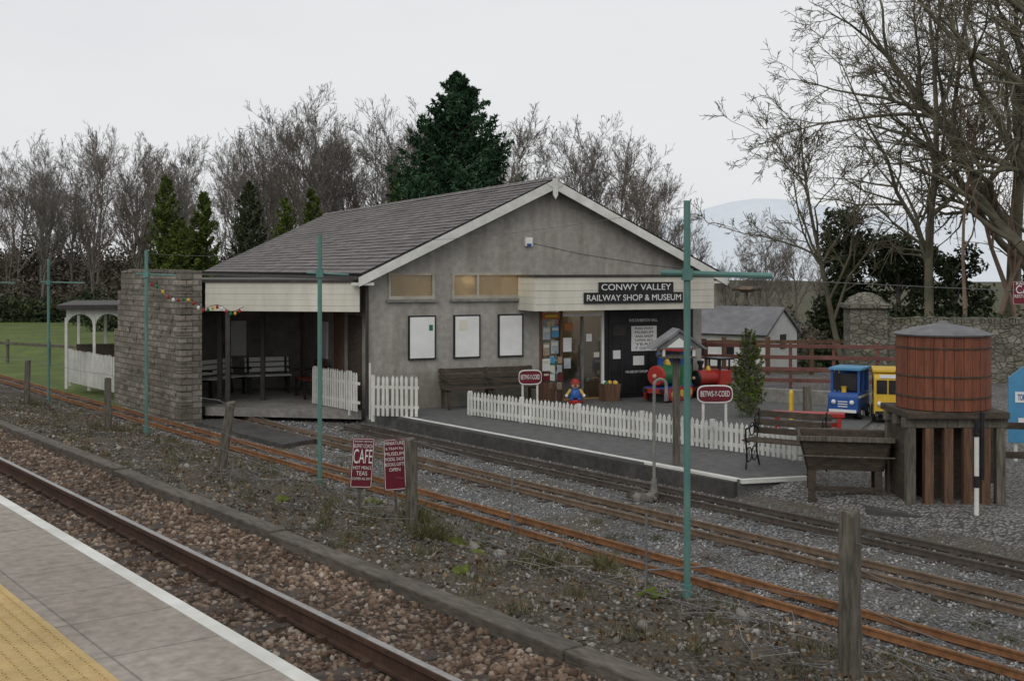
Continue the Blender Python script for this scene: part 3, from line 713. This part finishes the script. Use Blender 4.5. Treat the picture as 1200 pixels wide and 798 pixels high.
b.box(-.62,-.5,-.3,.5,-.12,.968,timberdark)
b.tube((.3,-.62,1.2),(.3,-.62,.3),.03,.03,black)
b.box(-.3,.3,-.1,.3,-.12,.96,timberdark)
b.done(g,bevel=.008)
MB('concrete_base').prism([(4.75,16.0,-.36),(5.3,15.55,-.36),(6.75,15.9,-.36),(6.9,17.2,-.36),(5.0,17.3,-.36)],(0,0,.24),darkconc).done(g)
b=MB('wooden_trough',TR(4.72,17.0,-.22)@RZ(-12))
za,ya,yb=.98,-.42,-.30
b.prism([(-.64,ya,za),(.64,ya,za),(.52,yb,.5),(-.52,yb,.5)],(0,.04,0),timberdark); b.prism([(-.64,-ya,za),(.64,-ya,za),(.52,-yb,.5),(-.52,-yb,.5)],(0,-.04,0),timberdark)
for sx in(-1,1): b.prism([(sx*.64,-.42,.98),(sx*.64,.42,.98),(sx*.52,.30,.5),(sx*.52,-.30,.5)],(-sx*.04,0,0),timberdark)
b.box(-.5,.5,-.28,.28,.5,.54,timberdark); b.box(-.66,.66,-.46,-.42,.92,.99,timber); b.box(-.66,.66,-.435,-.41,.7,.72,timber); b.box(-.66,.66,.42,.46,.92,.99,timber)
for sx in(-.45,.45):
    for sy in(-.27,.27): b.box(sx-.05,sx+.05,sy-.05,sy+.05,0,.5,timberdark)
b.box(-.45,.45,-.3,-.26,.2,.27,timberdark); b.box(-.5,.5,-.33,.33,.78,.80,rough_g); b.done(bevel=.006)

# ------------------------------------------------------------------ rides
def ride(name,x,y,yaw,body,trim,w,h,L,roofm,bus=False):
    g=group(name,(x,y,0)); fr=TR(x,y)@RZ(yaw); b=MB('body',fr)
    if bus:
        pr=[(-L/2,0,.14),(L/2,0,.14),(L/2,0,h*.93),(L/2-.06,0,h),(-L/2+.08,0,h),(-L/2+.01,0,h*.9)]
    else:
        pr=[(-L/2,0,.14),(L/2,0,.14),(L/2,0,h*.55),(-L/2+.05,0,h*.55),(-L/2,0,h*.48)]
    b.prism([(p[0],-w/2,p[2]) for p in pr],(0,w,0),body); b.done(g,bevel=.03)
    b=MB('details',fr)
    if not bus:   # open cab on corner pillars with seats inside
        for px_ in(-L/2+.22,.06,L/2-.06):
            for sy in(-1,1): b.box(px_-.03,px_+.03,sy*(w/2-.035)-.025,sy*(w/2-.035)+.025,h*.55,h,body)
        b.box(-L/2+.21,-L/2+.23,-w*.38,w*.38,h*.58,h*.93,black); b.box(L/2-.09,L/2-.03,-w*.4,w*.4,h*.55,h*.96,body)
        b.box(.12,.34,-w*.36,w*.36,h*.5,h*.75,dullred); b.lathe([(.05,0),(.05,.1),(.07,.12),(0,.13)],(-L/2+.1,0,h*.55),yellow,10)
    else:
        for sy in(-1,1):
            for i in range(3):
                x0=-L/2+.12+i*(L*.27); b.box(x0,x0+L*.2,sy*(w/2+.003)-.003,sy*(w/2+.003)+.003,h*.58,h*.86,black)
        b.box(-L/2-.008,-L/2+.02,-w*.40,-.015,h*.56,h*.84,black); b.box(-L/2-.008,-L/2+.02,.015,w*.40,h*.56,h*.84,black)
        b.box(-L/2-.008,-L/2+.02,-w*.3,w*.3,h*.88,h*.95,sign_white)
    for sy in(-1,1):
        b.box(-L/2+.05,L/2-.03,sy*(w/2+.003)-.003,sy*(w/2+.003)+.003,h*.44,h*.49,trim)
        for wx in(-L*.3,L*.3): b.tube((wx,sy*(w/2-.03),.14),(wx,sy*(w/2+.03),.14),.13,.13,black,14); b.tube((wx,sy*(w/2+.031),.14),(wx,sy*(w/2+.036),.14),.06,.06,trim,12)
    for sy in(-w*.3,w*.3): b.ball((-L/2-.01,sy,h*.36),.05,sign_white)
    for k in range(3): b.box(-L/2-.012,-L/2-.002,-w*.16,w*.16,h*.26+k*.05,h*.28+k*.05,trim)
    b.box(-L/2-.03,-L/2,-w*.45,w*.45,.15,.21,trim)
    b.box(-L/2+(.0 if bus else .14),L/2+.02,-w/2-.02,w/2+.02,h+.002,h+.05,roofm); b.box(-L*.3,L*.3,-w*.3,w*.3,0,.14,black); b.done(g,bevel=.01)
ride('blue_tram_ride',7.05,25.0,60,blue,sign_white,.62,1.0,1.0,lblue)
ride('yellow_bus_ride',7.75,24.7,75,yellow,black,.55,1.0,1.0,yellow,True)
def train(name,x,y,yaw,c1,c2,c3,sc=1,z=0):
    g=group(name,(x,y,z)); fr=TR(x,y,z)@RZ(yaw)@Matrix.Scale(sc,4); b=MB('engine',fr)
    b.box(-.6,.6,-.27,.27,.2,.32,c2); b.tube((-.55,0,.56),(.2,0,.56),.22,.22,c1,18); b.tube((-.6,0,.56),(-.55,0,.56),.19,.22,c3,18)
    b.box(.15,.58,-.26,.26,.32,.75,c1)
    for sx in(.18,.54):
        for sy in(-.24,.2): b.box(sx-.02,sx+.02,sy,sy+.04,.75,1.05,c2)
    b.box(.08,.64,-.32,.32,1.05,1.1,c3); b.lathe([(.06,.74),(.06,.92),(.1,.98),(.1,1.04),(0,1.04)],(-.38,0,0),c2,12); b.lathe([(.08,.74),(.08,.8),(.04,.88),(0,.89)],(-.08,0,0),yellow,12)
    for sx in(-.4,0,.4):
        for sy in(-1,1): b.tube((sx,sy*.25,.17),(sx,sy*.31,.17),.15,.15,c3,14); b.tube((sx,sy*.311,.17),(sx,sy*.32,.17),.08,.08,yellow,10)
    b.box(-.66,-.6,-.27,.27,.2,.3,redpaint); b.ball((-.64,0,.56),.05,skin); b.box(-.5,.5,-.2,.2,0,.2,black)
    for sy in(-.2,.2): b.tube((-.66,sy,.26),(-.72,sy,.26),.04,.05,black,10)
    b.done(g,smooth=True)
p=FB@Vector((7.1,-.85,0)); train('toy_train_ride',p.x,p.y,55,grn,blue,redpaint,1.1)
p=FB@Vector((8.25,-.5,0)); train('toy_train_ride',p.x+.2,p.y,35,redpaint,black,black,.85)
p=FB@Vector((4.75,-.6,0)); b=MB('toy_figure',TR(p.x,p.y))
b.lathe([(.17,0),(.18,.06),(.13,.1),(0,.1)],(0,0,0),redpaint,14); b.lathe([(.05,.1),(.14,.14),(.15,.24),(.1,.33),(.05,.36)],(0,0,0),blue,14); b.ball((0,0,.43),.1,skin,12); b.lathe([(.13,.47),(.1,.5),(.07,.56),(0,.58)],(0,0,0),redpaint,12)
for sx in(-1,1): b.tube((sx*.1,0,.32),(sx*.2,-.06,.2),.04,.03,yellow); b.ball((sx*.2,-.06,.19),.04,sign_white); b.tube((sx*.07,-.05,.15),(sx*.09,-.12,.08),.05,.04,blue)
b.ball((0,-.1,.42),.03,redpaint,8); b.done(smooth=True)

# ------------------------------------------------------------------ right-hand surroundings
def railing(name,x0,y0,x1,y1,z,h,rails,m,sp=1.1,pw=.09):
    d=Vector((x1-x0,y1-y0,0)); L=d.length; b=MB(name,TR(x0,y0,z)@RZ(math.degrees(math.atan2(d.y,d.x))))
    k=0
    while k<=L+.01: b.box(k-pw/2,k+pw/2,-pw/2,pw/2,-.2,h+.08,m); k+=sp
    for r in rails: b.box(0,L,-.075,-.046,r*h-.05,r*h+.05,m)
    return b.done(bevel=.005)
railing('red_railing',5.2,32,11.2,30.6,0,1.1,(.97,.7,.42,.15),railred)
railing('timber_fence',5.0,35.5,13,35.5,-.3,1.3,(.95,.6,.3),brownwood,1.3,.12)
railing('timber_fence',7.1,17.6,10.5,17.0,-.1,.95,(.95,.5),timberdark,1.3,.12)
MB('pale_kerb').prism([(4.9,28.5,-.1),(8.3,26.6,-.1),(8.4,26.8,-.1),(5.0,28.7,-.1)],(0,0,.4),concrete).done(bevel=.01)
b=MB('red_step_bench',TR(5.45,22)@RZ(-14)); b.box(-.65,.65,-.18,.18,.40,.46,redpaint)
for sx in(-.55,.55): b.box(sx-.04,sx+.04,-.16,.16,-.02,.4,redpaint)
b.box(-.55,.55,-.03,.03,.2,.28,redpaint); b.done()
b=MB('yellow_bollard'); b.tube((5.75,24.6,-.1),(5.75,24.6,.55),.05,.05,yellow,12); b.lathe([(.05,.55),(.03,.6),(0,.61)],(5.75,24.6,0),yellow,12); b.done()
b=MB('timber_post'); b.box(5.95,6.1,24.3,24.45,-.1,.7,timber); b.done()
g=group('stone_gate_pier',(9.9,33.5,0)); b=MB('shaft',TR(9.9,33.5)@RZ(-5)); b.box(-.5,.5,-.5,.5,-3,2.0,rubble); b.done(g)
b=MB('cap',TR(9.9,33.5)@RZ(-5)); b.box(-.62,.62,-.62,.62,2.0,2.13,rubble); b.lathe([(.6,2.13),(.45,2.3),(.2,2.42),(0,2.45)],(0,0,0),rubble,12); b.done(g,bevel=.03)
b=MB('rubble_wall'); b.beam((10.4,33.4,-.6),(24,32.2,-.6),.45,4.4,rubble)
random.seed(8)
x=10.4
while x<24:
    w=random.uniform(.14,.26); y=33.4-(x-10.4)*.088; b.obox((x+w/2,y,1.62+random.uniform(0,.05)),(w*.92,.5,.2),Matrix.Rotation(random.uniform(-.15,.15),3,'Y'),rubble); x+=w
b.done(bevel=.01)
# distant cottage
g=group('cottage',(10.9,56,-3)); fr=TR(10.75,56,-2.85)@RZ(-38)
b=MB('walls',fr); b.box(-2.1,2.1,-1.5,1.5,-.5,3.1,sign_white); b.add([(2.1,-1.5,3.1),(2.1,1.5,3.1),(2.1,0,4.05)],[(0,1,2)],sign_white); b.add([(-2.1,-1.5,3.1),(-2.1,1.5,3.1),(-2.1,0,4.05)],[(0,1,2)],sign_white); b.done(g)
b=MB('roof',fr); b.prism([(-2.2,-1.75,2.93),(-2.2,0,4.08),(-2.2,0,4.2),(-2.2,-1.88,2.98)],(4.4,0,0),farslate); b.prism([(-2.2,1.75,2.93),(-2.2,0,4.08),(-2.2,0,4.2),(-2.2,1.88,2.98)],(4.4,0,0),farslate); b.box(-1.8,-1.4,-.2,.2,4.0,4.6,render)
b.done(g); b=MB('windows',fr)
for x in(-1.6,-.2,1.0): b.box(x,x+.6,-1.53,-1.5,1.9,2.7,black)
b.box(2.1,2.13,-.3,.3,2.3,2.95,black)
b.done(g)
# left shelter with arched valance
g=group('valanced_shelter',(-11.2,32,0)); fr=TR(-11.9,31.9,-.1)@RZ(8); b=MB('posts',fr)
for x in(0,.72,1.45):
    for y in(0,1.5): b.box(x-.035,x+.035,y-.035,y+.035,0,1.9,white)
b.done(g); b=MB('valance',fr)
for i in range(2):
    c=.36+.725*i; pts=[(c-.36,-.02,2.12),(c-.36,-.02,1.72)]+[(c-.32*math.cos(a*math.pi/8),-.02,1.72+.27*math.sin(a*math.pi/8)) for a in range(9)]+[(c+.36,-.02,1.72),(c+.36,-.02,2.12)]
    b.prism(pts,(0,.03,0),white)
b.box(-.05,1.5,1.45,1.5,-.0,1.1,timberdark)
b.done(g); MB('roof',fr).prism([(-.2,-.25,2.13),(1.7,-.25,2.13),(1.7,1.8,2.2),(-.2,1.8,2.2)],(0,0,.11),gutter).done(g)
railing('timber_rail_fence',-26,48,-14,40,-.05,.55,(.9,),timber,2.4,.08)

# ------------------------------------------------------------------ vegetation
def tubes(segs,n=3):
    A=np.array(segs); p=A[:,:3];q=A[:,3:6];r0=A[:,6];r1=A[:,7]
    d=q-p; d/=np.linalg.norm(d,axis=1)[:,None]+1e-9
    up=np.where(np.abs(d[:,2:3])<.9,np.array([[0,0,1.]]),np.array([[1.,0,0]]))
    a=np.cross(up,d); a/=np.linalg.norm(a,axis=1)[:,None]; b=np.cross(d,a)
    V=np.zeros((len(A),2*n,3))
    for i in range(n):
        t=2*math.pi*i/n; o=a*math.cos(t)+b*math.sin(t)
        V[:,i]=p+o*r0[:,None]; V[:,n+i]=q+o*r1[:,None]
    F=np.array([(i,(i+1)%n,n+(i+1)%n,n+i) for i in range(n)])
    return V.reshape(-1,3),(F[None]+2*n*np.arange(len(A))[:,None,None]).reshape(-1,4)
def bare(seed,H,r,lv=4,kids=(9,6,5,4,3),spread=.9,up=.12,lean=(0,0),fork=.3,minr=.012,ratio=.55,wob=.16,tipr=.85,fall=.62):
    R=random.Random(seed); segs=[]
    def g(p,d,L,r,l):
        ns=[9,6,4,3,2,2][l]; nk=kids[min(l,4)] if l<lv else 0
        rr=r
        kid_at=sorted(R.uniform(fork if l==0 else .15,1) for _ in range(nk)); ki=0
        for i in range(ns):
            w=wob*(.5 if l==0 else 1)
            d=(d+Vector((R.gauss(0,w),R.gauss(0,w),R.gauss(0,w)+up*(.4 if l else .2)))).normalized()
            q=p+d*(L/ns); r2=max(r*(1-tipr*(i+1)/ns),minr)
            segs.append((*p,*q,rr,r2))
            while ki<nk and kid_at[ki]<=(i+1)/ns:
                f=kid_at[ki]*ns-i; b=p.lerp(q,f); ax=d.cross(Vector((R.gauss(0,1),R.gauss(0,1),R.gauss(0,1)))).normalized()
                a=R.uniform(.45,1.0)*spread
                nd=(Matrix.Rotation(a,3,ax)@d)
                LL=L*ratio*R.uniform(.7,1.15)*(1.15-fall*kid_at[ki] if l==0 else 1-.35*kid_at[ki])
                g(b,nd,LL,max(rr*.6,minr),l+1); ki+=1
            p=q; rr=r2
    g(Vector((0,0,0)),Vector((lean[0],lean[1],1)).normalized(),H,r,0)
    return segs
dt=group('distant_trees',(-25,85,0)); vari=[]
for i in range(7):
    # trunk kept short so the crown rounds over instead of ending in one leader
    V,F=tubes(bare(100+i,9.0,.18,4,(14,8,5,4,3),.74,.2,fork=.26,minr=.0085,ratio=.54,wob=.14,fall=.45)); hz=V[:,2].max(); V=V*(11.6/hz); o=fast('bare_tree',V,F,bark if i%3 else bark_b,dt); vari.append(o)
def inst(o,x,y,z,s,a,par):
    k=bpy.data.objects.new('bare_tree',o.data); COL.objects.link(k); k.matrix_basis=TR(x,y,z)@RZ(a)@Matrix.Diagonal((s[0],s[0],s[1],1)); link(k,par)
R=random.Random(4)
tops=[(-60,160),(0,162),(50,155),(110,142),(170,138),(230,145),(290,138),(330,118),(375,94),(415,125),(455,102),(500,130),(560,145)]
def topat(px): return np.interp(px,[t[0] for t in tops],[t[1] for t in tops])
for row,(Y,n,sc) in enumerate(((74,12,.9),(84,14,.97),(96,15,1.0))):
    for i in range(n):
        az=-.475+(.475-.06)*(i+R.random())/n
        h=(315-topat(600+1400*az))*Y/1400*sc*R.uniform(.88,1.03)+3.1
        y=Y+R.uniform(-4,4); inst(vari[R.randrange(7)],az*y,y,-.1,(h/12.5*R.uniform(.85,1.1),h/11.6),R.uniform(0,360),dt)
inst(vari[2],-.16*72,72,-.1,(1.25,14.4/11.6),40,dt); inst(vari[4],-.10*73,73,-.1,(1.2,14/11.6),80,dt)
for px,ty,Y in ((612,160,72),(640,138,78),(668,132,74),(700,126,76),(725,145,72),(750,160,78),(775,195,76),(800,235,80),(735,175,68),(590,115,80),(820,265,90),(680,140,84),(760,185,70)):
    h=(315-ty)*Y/1400+3.1; inst(vari[R.randrange(7)],(px-600)/1400*Y,Y,-.2,(h/11.6,h/11.6),R.uniform(0,360),dt)
for px,ty,Y in ((850,290,110),(870,270,115),(900,240,100),(930,250,100),(890,285,90),(960,260,95),(860,300,85),(915,280,80)):
    h=(315-ty)*Y/1400+6; inst(vari[R.randrange(7)],(px-600)/1400*Y,Y,-3.1,(h/12,h/11.6),R.uniform(0,360),dt)
for i,o in enumerate(vari): o.matrix_basis=TR(-40+i*6,106,-.1)

def leafcloud(name,C,size,mat,parent=None,asp=.45):
    n=len(C); a=rng.normal(size=(n,3)); a/=np.linalg.norm(a,axis=1)[:,None]; b=rng.normal(size=(n,3)); b-=(a*b).sum(1)[:,None]*a; b/=np.linalg.norm(b,axis=1)[:,None]
    s=(size*rng.uniform(.5,1.3,n))[:,None]
    V=np.stack([C-a*s,C-b*s*asp,C+a*s,C+b*s*asp],1).reshape(-1,3)
    F=np.arange(4*n).reshape(-1,4)
    return fast(name,V,F,mat,parent)
def conifer(name,x,y,z0,H,Rm,mat,nb=260,leaf=.2,per=90,power=.85,upsw=.35,seed=1,base=.08,asp=.3,wid=.2):
    g=group(name,(x,y,z0)); R=np.random.default_rng(seed)
    V,F=tubes([(x,y,z0,x,y,z0+H*.5,Rm*.06,Rm*.04),(x,y,z0+H*.5,x,y,z0+H*.97,Rm*.04,.02)],8); fast('trunk',V,F,bark,g)
    Cs=[];segs=[]
    for i in range(nb):
        t=base+(1-base)*(i+R.random())/nb; h=H*t
        rad=Rm*(1-t)**power*R.uniform(.6,1.15)+.1*Rm*(1-t)+.05
        az=R.uniform(0,2*math.pi); k=int(per*(.25+.75*(1-t))); u=R.random(k)**.55
        d=np.array([math.cos(az),math.sin(az)]); w=rad*wid*(1.15-u)
        px=x+d[0]*rad*u+R.normal(0,1,k)*w; py=y+d[1]*rad*u+R.normal(0,1,k)*w
        pz=z0+h+upsw*rad*(u**2)-.12*rad*u+R.normal(0,.5,k)*w
        Cs.append(np.stack([px,py,pz],1)); segs.append((x,y,z0+h,x+d[0]*rad*.8,y+d[1]*rad*.8,z0+h+upsw*rad*.5,.05,.02))
    V,F=tubes(segs,3); fast('limbs',V,F,bark,g)
    leafcloud('foliage',np.concatenate(Cs),leaf,mat,g,asp)
conifer('spruce_tree',-2.75,60,0,12.9,4.9,leaf_dark,400,.17,250,.76,.55,3)
for x,y,h,r,m,sd in ((-15.9,55,7.3,1.25,leaf_yel,4),(-14.35,55.5,6.6,1.15,leaf_yel,5),(-15.0,54,5.2,1.3,leaf_yel,15),(-13.2,60,7.4,1.3,leaf_dull,6),(-11.4,60,6.6,1.1,leaf_yel,7),(-10.2,61,7.1,1.1,leaf_yel,8),(-6.4,66,8,1.3,leaf_yel,9)):
    conifer('cypress_tree',x,y,0,h,r,m,170,.12,110,.6,.9,sd,.02)
conifer('dwarf_conifer',4.96,25.0,0,1.78,.36,leaf_yel,150,.04,60,.55,1.2,12,.02)
def bush(name,blobs,mat,n,size,parent=None):
    Cs=[]
    for (x,y,z,rx,ry,rz_) in blobs:
        k=int(n*rx*rz_); u=rng.normal(size=(k,3)); u/=np.linalg.norm(u,axis=1)[:,None]; rr=rng.random(k)**.35
        lump=1+.22*np.sin(u[:,0]*7+x)*np.sin(u[:,2]*6+y)+.12*np.sin(u[:,1]*13+z)
        Cs.append(np.stack([x+u[:,0]*rx*rr*lump,y+u[:,1]*ry*rr*lump,z+u[:,2]*rz_*rr*lump],1))
    C=np.concatenate(Cs); return leafcloud(name,C,size,mat,parent)
bl=[]
for i in range(60):
    Y=R.uniform(75,84); az=-.48+.44*i/59; bl.append((az*Y,Y,.6,R.uniform(1.2,2.4),1.5,R.uniform(.9,2.0)))
for i in range(60):
    Y=R.uniform(98,110); az=-.50+.46*i/59; bl.append((az*Y,Y,1.8,R.uniform(1.6,3.0),2,R.uniform(2.0,4.0)))
bush('undergrowth',bl,brush,330,.18)
bl=[]
for i in range(22):
    Y=R.uniform(60,68); az=-.35+.29*i/21; bl.append((az*Y,Y,.4,R.uniform(.9,1.8),1.2,R.uniform(.7,1.7)))
for i in range(16):
    az=-.49+.13*i/15; bl.append((az*71,71,.35,R.uniform(1.0,1.5),1.0,R.uniform(.8,1.15)))
bush('hedge',bl,leaf_dull,420,.15)
bl=[]
for i in range(30):
    Y=R.uniform(60,80); az=.12+.36*i/29; bl.append((az*Y,Y,-2.2,R.uniform(1.6,2.8),2,R.uniform(1.6,3.0)))
bush('undergrowth',bl,brush,420,.17)
# evergreen thicket behind the stone wall
def broadleaf(name,x,y,z0,blobs,mat,n,size):
    g=group(name,(x,y,z0)); zt=max(q[2] for q in blobs)-.6
    V,F=tubes([(x,y,z0,x+.1,y,z0+3,.18,.14),(x+.1,y,z0+3,x,y,zt,.14,.04)],7); fast('trunk',V,F,bark,g)
    segs=[(x+.05,y,max(z0+1,bz-.9),bx,by,bz,.05,.02) for (bx,by,bz,_,_,_) in blobs]
    V,F=tubes(segs,4); fast('limbs',V,F,bark,g)
    bush('foliage',blobs,mat,n,size,g)
RR=random.Random(77)
def blobset(x,y,z0,H,Rm,k):
    out=[]
    for i in range(k):
        t=RR.random(); a=RR.uniform(0,6.28); rad=Rm*(1-.55*t)*RR.uniform(.35,.95); r=RR.uniform(.35,.75)*(1.1-.4*t)
        out.append((x+rad*math.cos(a),y+rad*math.sin(a),z0+1.2+t*(H-1.6),r*1.25,r*1.2,r))
    return out
broadleaf('holly_tree',13.9,50,-3,blobset(13.9,50,-3,8.8,1.6,60),leaf_dull,720,.12)
broadleaf('holly_tree',15.8,49,-3,blobset(15.8,49,-3,7.8,2.0,60),leaf_dull,720,.12)
broadleaf('yew_tree',18.4,50,-3,blobset(18.4,50,-3,7.4,2.4,64),leaf_dull,720,.12)
broadleaf('yew_tree',22.2,48,-3,blobset(22.2,48,-3,7.0,2.4,56),leaf_dull,720,.12)
bush('ivy_crown',[(16.2,47,8.4,1.6,1.4,1.7),(17.6,47,6.2,1.7,1.6,1.8),(18.8,46,9.0,1.0,1.0,1.2),(20.6,45,6.6,1.0,1.1,1.4)],leaf_dull,80,.11)
bush('hedge',[(11.5+i*1.3,36.3+.2*i,.9,1.0,.8,1.0) for i in range(9)],leaf_dull,420,.11)
def bigtree(x,y,z,seed,H,r,m,**k):
    V,F=tubes(bare(seed,H,r,**k),5); V=V+np.array([x,y,z]); fast('bare_tree',V,F,m)
bigtree(17.2,38,-.5,31,16,.40,barkr,lv=4,kids=(15,9,7,6,4),spread=1.05,up=.05,lean=(-.12,0),fork=.2,minr=.008,ratio=.56,wob=.17)
bigtree(14.8,42,-2,32,16,.22,barkr,lv=4,kids=(14,9,6,5,3),spread=1.0,up=.08,lean=(-.05,0),fork=.28,minr=.008,ratio=.5,wob=.15)
bigtree(18.6,45,-2,33,19,.36,barkr,lv=4,kids=(14,9,7,5,3),spread=1.0,up=.08,lean=(-.1,0),fork=.3,minr=.009,ratio=.5)
bigtree(16.0,40.5,-2,34,11,.13,barkp,lv=3,kids=(10,7,6,4,3),spread=.7,up=.1,lean=(.12,0),fork=.4,minr=.009,ratio=.4)
bigtree(15.1,40.0,-2,35,10,.11,barkp,lv=3,kids=(9,7,6,4,3),spread=.7,up=.1,lean=(-.08,0),fork=.4,minr=.009,ratio=.4)
bigtree(17.6,40.0,-2,36,11,.14,barkp,lv=3,kids=(10,7,6,4,3),spread=.7,up=.1,lean=(.02,0),fork=.4,minr=.009,ratio=.4)
bigtree(20.5,41,-2,37,17,.32,barkr,lv=4,kids=(13,8,6,5,3),spread=1.0,up=.05,lean=(-.3,0),fork=.25,minr=.009,ratio=.52)
bigtree(13.4,46,-3,38,12,.16,barkr,lv=4,kids=(12,8,6,4,3),spread=.9,up=.08,lean=(-.05,0),fork=.3,minr=.009,ratio=.48)
# tufts, moss, debris in verge
Cs=[]
for i in range(230):
    d0=random.uniform(5.8,10.6); s0=random.uniform(5,30); k=random.randint(15,50); zz=float(gz(d0,s0))
    if 9.2<d0<9.8: continue
    for _ in range(k):
        dd=d0+random.gauss(0,.07); s1=s0+random.gauss(0,.07); w=W(dd,s1,zz); h=random.uniform(.04,.14)*(1 if d0<9 else .5); Cs.append((w.x,w.y,w.z-.01,w.x+random.gauss(0,.04),w.y+random.gauss(0,.04),w.z+h,.004,.001))
for c,n,sp,hh in (((8.0,12.6),260,.12,.3),((7.2,11.0),200,.14,.28),((8.6,9.8),160,.1,.2),((7.6,9.6),160,.14,.2)):
    for _ in range(n):
        w=W(c[0]+random.gauss(0,sp),c[1]+random.gauss(0,sp),float(gz(*c))); Cs.append((w.x,w.y,w.z,w.x+random.gauss(0,.1),w.y+random.gauss(0,.1),w.z+random.uniform(.1,hh),.004,.002))
V,F=tubes(Cs,3); fast('grass_tufts',V,F,tuft)
n=4500; d=rng.uniform(5.7,9.1,n); s=4+24*rng.random(n)**1.3
leafcloud('leaf_litter',np.stack([cT*d-sT*s,sT*d+cT*s,gz(d,s)+.018],-1),.028,litter,None,.6)
bl=[]
for d0,s0,r in((7.4,10.9,.22),(7.25,11.2,.16),(6.9,14,.1),(8.5,14.5,.12),(6.4,9.3,.1),(7.9,8.3,.1)):
    w=W(d0,s0,float(gz(d0,s0))+.02)
    for _ in range(9): bl.append((w.x+random.gauss(0,r*.7),w.y+random.gauss(0,r*.7),w.z,r*random.uniform(.3,.6),r*random.uniform(.3,.6),r*random.uniform(.2,.45)))
b=MB('moss_mounds')
for q in bl: b.ball((q[0],q[1],q[2]),1,mossm,12,(q[3],q[4],q[5]))
b.done(smooth=True)
stones('rocks',np.array([7.5,7.6,8.2,8.25,8.1,6.6,7.9,8.4]),np.array([10.6,10.3,7.4,7.7,10.1,15.,13.,18.]),np.array([.13,.1,.14,.1,.11,.09,.09,.1]),stone_vg,.01)
# ------------------------------------------------------------------ hill
xs=np.linspace(-700,900,120); hx=30+13*np.sin(xs/150+.6)+4*np.sin(xs/47)+2*np.sin(xs/19)
hx=hx*sm((xs+20)/160)+4; V=[];F=[]
for j,(f,yy) in enumerate(((0,560),(.55,600),(1,660),(.9,760))):
    for x,h in zip(xs,hx): V.append((x,yy,-5+f*h*.95))
n=len(xs)
for j in range(3):
    for i in range(n-1): F.append((j*n+i,j*n+i+1,(j+1)*n+i+1,(j+1)*n+i))
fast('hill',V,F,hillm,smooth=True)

# ------------------------------------------------------------------ light & camera
w=bpy.data.worlds.new('World'); scene.world=w; w.use_nodes=True; t=w.node_tree; bg=t.nodes['Background']
sky=t.nodes.new('ShaderNodeTexSky'); sky.sky_type='NISHITA'; sky.sun_disc=False; sky.sun_elevation=math.radians(40); sky.sun_rotation=math.radians(200)
hs=t.nodes.new('ShaderNodeHueSaturation'); hs.inputs['Saturation'].default_value=.15; hs.inputs['Value'].default_value=.9; t.links.new(sky.outputs[0],hs.inputs['Color'])
tc=t.nodes.new('ShaderNodeTexCoord'); mp=t.nodes.new('ShaderNodeMapping'); mp.inputs['Scale'].default_value=(1,1,4); t.links.new(tc.outputs['Generated'],mp.inputs[0])
cl=ramp(t,noise(t,mp.outputs[0],2.2,4),[(.3,(7.0,7.12,7.3)),(.7,(7.5,7.6,7.72))])
mx=mix(t,hs.outputs[0],cl,.88); t.links.new(mx,bg.inputs[0]); bg.inputs[1].default_value=.111
l=bpy.data.lights.new('sun','SUN'); l.energy=.85; l.angle=math.radians(40); l.color=(1,.97,.93)
o=bpy.data.objects.new('sun',l); COL.objects.link(o); o.rotation_euler=(math.radians(50),0,math.radians(-20))
c=bpy.data.cameras.new('camera'); c.lens=42; c.sensor_width=36; c.shift_y=-84/1200; c.clip_end=5000; c.clip_start=.05
o=bpy.data.objects.new('camera',c); COL.objects.link(o); o.location=(0,0,3.1); o.rotation_euler=(math.radians(90),0,0); scene.camera=o
scene.view_settings.view_transform='Standard'; scene.view_settings.look='None'; scene.view_settings.exposure=0
